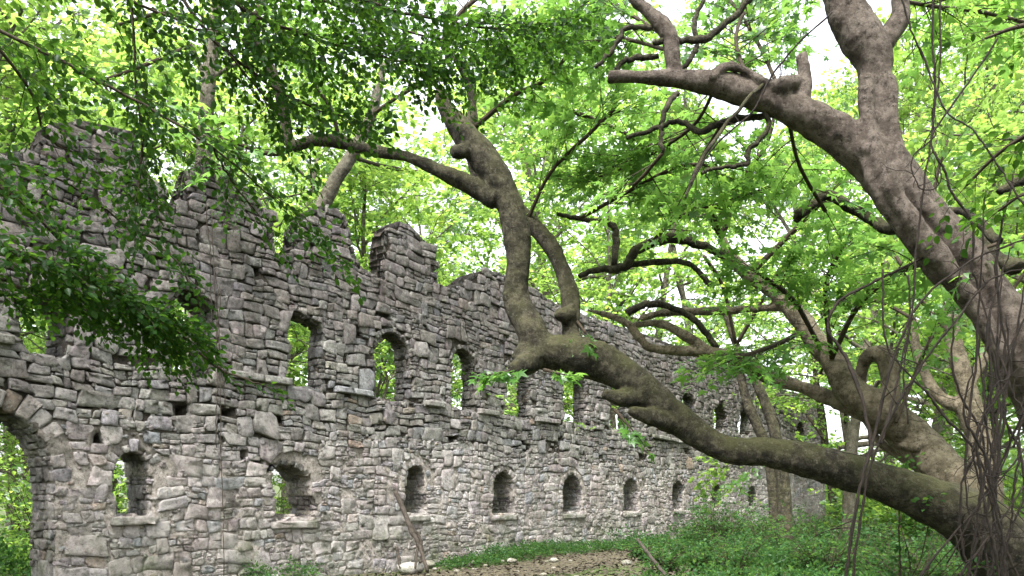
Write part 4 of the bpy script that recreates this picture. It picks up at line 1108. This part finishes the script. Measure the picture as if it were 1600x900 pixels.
def shrubs():
    rng = np.random.default_rng(511)
    def shrub(name, label, x, y, h, wd, ls, n, group, mat=M_FERN):
        z0 = float(gz(x, y)); root = empty(name, (x, y, z0), label, "shrub", group)
        gs, gf, lf = Geo(), Geo(), Leafs()
        for k in range(n):
            az = rng.uniform(0, 6.28); r_ = wd * rng.uniform(0, .6)
            b = np.array([x + r_ * .3 * math.cos(az), y + r_ * .3 * math.sin(az), z0])
            d = unit(np.array([math.cos(az) * wd / h * rng.uniform(.1, .9), math.sin(az) * wd / h * rng.uniform(.1, .9), 1.0]))
            L = h * rng.uniform(.6, 1.1); st = wander(rng, b, d, L, 5, .12, -.02)
            tube(gs, st, np.linspace(.012, .004, 6), 4)
            for t in np.linspace(.15, 1, 6):
                q, qd = at_t(st, min(t, .99)); dv = rng.normal(0, 1, 3) * np.array([1, 1, .3]) + qd * .5
                spray(rng, gs, lf, q, dv, h * .28 * rng.uniform(.7, 1.2), ls, ls * .8, r0=.004, droop=.3, leafjit=.45)
        gs.build("stems", M_TWIG, root); lf.flush(gf, T_OV, rng); gf.build("foliage", mat, root)
        return root
    shrub("shrub", "bright green bushy shrub against the wall left of the slim twin stemmed tree", *P(1120, 0, 23)[:2], 1.9, 1.3, .09, 40, "shrubs in the undergrowth")
    shrub("shrub", "small leafy shrub in front of the slim twin stemmed tree", *P(1190, 0, 22)[:2], 1.3, 1.0, .09, 28, "shrubs in the undergrowth")
    shrub("shrub", "low round shrub at the end of the brown path", *P(1060, 0, 20)[:2], .8, .7, .08, 18, "shrubs in the undergrowth")
    shrub("shrub", "broad fern like shrub beneath the low mossy limb", *P(1290, 0, 17)[:2], 1.3, 1.4, .09, 40, "shrubs in the undergrowth")
    shrub("shrub", "tall thin sapling shrub growing up before the base of the mossy limb", *P(1408, 0, 8.4)[:2], 1.75, .35, .07, 7, "shrubs in the undergrowth")
    shrub("shrub", "leafy shrub at the foot of the leaning limbs left of the liana bundle", *P(1440, 0, 12)[:2], 1.2, .9, .08, 22, "shrubs in the undergrowth")
    for k, (u, d, h) in enumerate([(1010, 21, .7), (1085, 26, 1.0), (1150, 17, 1.1), (1230, 20, 1.5), (1260, 26, 1.7), (1340, 21, 1.2), (1370, 16, 1.0), (1100, 17.5, .6), (1420, 18, 1.4), (1330, 30, 1.6), (1180, 28, 1.4), (1480, 14, 1.2), (1040, 18, .6)]):
        shrub("shrub", "one of the many low leafy green shrubs crowding the undergrowth right of the path", *P(u, 0, d)[:2], h, h * .9, .085, 20, "low shrubs crowding the undergrowth")
    lab = "light green bush in the bright wood beyond the end of the wall"
    for (u, d, h) in [(1330, 40, 2.6), (1370, 48, 3.5), (1420, 36, 2.6), (1480, 30, 2.4), (1530, 42, 3.5), (1590, 26, 2.4), (1340, 58, 5), (1450, 60, 5), (1560, 58, 5), (1640, 34, 3), (1300, 66, 5), (1400, 30, 1.8), (1290, 85, 10), (1350, 78, 9), (1410, 86, 10), (1470, 78, 9), (1530, 86, 10), (1590, 78, 9), (1660, 84, 10), (1385, 60, 6), (1500, 62, 6), (1440, 44, 4), (1575, 40, 4)]:
        x, y = P(u, 0, d)[:2]; shrub("bush", lab, x, y, h, h * .8, .16 + .003 * d, 24, "bushes beyond the end of the wall", M_FARLEAF)
    lab = "green bush behind the wall glimpsed through its openings"
    for (s, o, h) in [(-3, 3, 3), (0, 3.6, 2.6), (2.2, 3.2, 2.4), (5, 3.2, 2.6), (8, 4, 2.8), (-1, 7, 4), (4, 8, 4.5), (9, 8, 4.5), (-6, 6, 4), (13, 4, 4), (17, 4, 5.5), (22, 4, 6.5), (26, 4, 6.5), (30, 4, 6.5), (34, 4, 6.5), (38, 4.5, 6.5), (42, 5, 6.5), (-9, 9, 6), (-5, 12, 7), (0, 14, 8), (6, 14, 8), (12, 13, 8), (18, 12, 8), (-2, 4.5, 3), (3, 5, 3.4)]:
        p = W0 + WD * s - WN * o; shrub("bush", lab, p[0], p[1], h, h * .7, .12, 20, "bushes behind the wall", M_FARLEAF)
    for (u, v, h) in [(322, 262, .9), (150, 196, .4)]:
        pass
shrubs()

# plants on the wall top, hanging creeper
def wall_plants():
    rng = np.random.default_rng(521)
    def top_plant(label, u, v, n, L, down):
        s = s_of(u); z = z_of(u, v); p0 = wpos(s, z, -.15); g = Geo(); lf = Leafs()
        root = empty("creeper", p0, label, "creeper")
        for k in range(n):
            b = p0 + WD * rng.normal(0, .3) + WN * rng.uniform(0, .25)
            d = unit(np.array([rng.normal(0, .5), rng.normal(0, .5), .6])); st = wander(rng, b, d, L * rng.uniform(.4, 1), 7, .2, -.38 * down)
            st = st + WN * np.linspace(0, .18, 8)[:, None]
            tube(g, st, np.linspace(.01, .004, 8), 4)
            for t in np.linspace(.3, 1, 3):
                q, qd = at_t(st, min(t, .99)); spray(rng, g, lf, q, qd + rng.normal(0, .5, 3), .3, .06, .06, r0=.003, droop=.4)
        g.build("stems", M_DEAD, root); gf = Geo(); lf.flush(gf, T_OV, rng); gf.build("foliage", M_FERN, root)
    top_plant("tangled dry creeper draped over the pier with the grey trunk behind", 325, 262, 46, 1.4, 1.0)
    top_plant("small green creeper on the low step left of the leaning grey trunk", 452, 360, 10, .6, .7)
    g = Geo()
    for (ua, ub, v0, v1) in [(326, 345, 330, 900), (334, 350, 420, 640), (318, 330, 320, 520), (340, 338, 450, 700)]:
        n = 26; t = np.linspace(0, 1, n)
        u = ua + (ub - ua) * t; v = v0 + (v1 - v0) * t
        p = np.array([wpos(s_of(a), z_of(a, b), .10 + .03 * rng.uniform(-1, 1)) for a, b in zip(u, v)]); p[:, :2] += np.cumsum(rng.normal(0, .006, (n, 2)), 0)
        tube(g, p, np.full(n, .009), 5)
    tag(g.build("hanging_creeper", M_DEAD), "bare brown creeper stems hanging down the face of the wall", "creeper")
wall_plants()

# ------------------------------------------------------------------ loose wood and stones
def litter():
    rng = np.random.default_rng(601)
    def stick(name, label, mat, paths):
        g = Geo()
        for k, pl in enumerate(paths):
            p, r = px_path(pl); p, r = catmull(p, r * .95, 8); p = p + rng.normal(0, .006, p.shape); tube(g, p, r, 8, wob=.08, seed=k)
        tag(g.build(name, mat, smooth=True), label, "dead branch")
    stick("dead_branch", "forked grey dead branch leaning against the wall under the round headed window", M_DEAD,
          [[(618, 768, 18.5, 4), (634, 805, 18.2, 4), (642, 828, 18, 4.5), (655, 852, 17.8, 3.5), (668, 892, 17.4, 3)], [(641, 822, 18, 3), (655, 840, 18, 3), (660, 862, 17.9, 2.5), (657, 880, 17.7, 2.5)], [(642, 828, 18, 3), (652, 848, 17.9, 2.5), (649, 888, 17.5, 2)]])
    stick("dead_branch", "short dark stick standing against the wall left of the forked dead branch", M_DEAD, [[(620, 855, 18, 2.5), (623, 870, 17.9, 2.5), (626, 888, 17.8, 2.5)]])
    stick("fallen_pole", "pale straight pole leaning out of the undergrowth at the end of the path", M_DEAD, [[(996, 843, 17, 2.5), (1015, 868, 16.2, 3), (1045, 905, 15.2, 3.4)]])
    def rock(label, u, v, w_, col, group=None):
        d = FPX * EYE / (v - HOR); p = P(u, v, d); g = Geo()
        nl, nlo = 7, 10; V = []
        for i in range(nl):
            for j in range(nlo):
                a, b = math.pi * i / (nl - 1), 2 * math.pi * j / nlo
                q = np.array([math.sin(a) * math.cos(b), math.sin(a) * math.sin(b) * .7, math.cos(a) * .5]) * (1 + rng.uniform(-.18, .18)); V.append(p + q * w_ / 2 + [0, 0, w_ * .12])
        idx = np.arange(nl * nlo).reshape(nl, nlo); q = np.stack([idx[:-1], np.roll(idx[:-1], -1, 1), np.roll(idx[1:], -1, 1), idx[1:]], -1).reshape(-1, 4)
        g.add(np.array(V), q, None, np.tile(col, (len(V), 1)))
        tag(g.build("fallen_stone", M_STONE), label, "stone", group)
    rock("pale block lying on the ground beside the forked dead branch", 642, 893, .62, (.42, .40, .38))
    rock("white stone at the edge of the brown path below the weeds", 866, 877, .26, (.42, .40, .36))
    rock("reddish brown stone on the ground near the left end", 270, 893, .55, (.42, .25, .15))
    for k in range(9):
        rock("grey fallen wall stone lying near the foot of the wall", rng.uniform(150, 980), rng.uniform(873, 884), rng.uniform(.22, .42), np.array((.24, .225, .2)) * rng.uniform(.7, 1.3), "fallen wall stones near the foot")
    for k in range(46):
        rock("small pale stone scattered on the ground before the wall", rng.uniform(120, 990), rng.uniform(876, 910), rng.uniform(.06, .2), np.array((.26, .235, .20)) * rng.uniform(.5, 1.3), "small stones scattered before the wall")
litter()
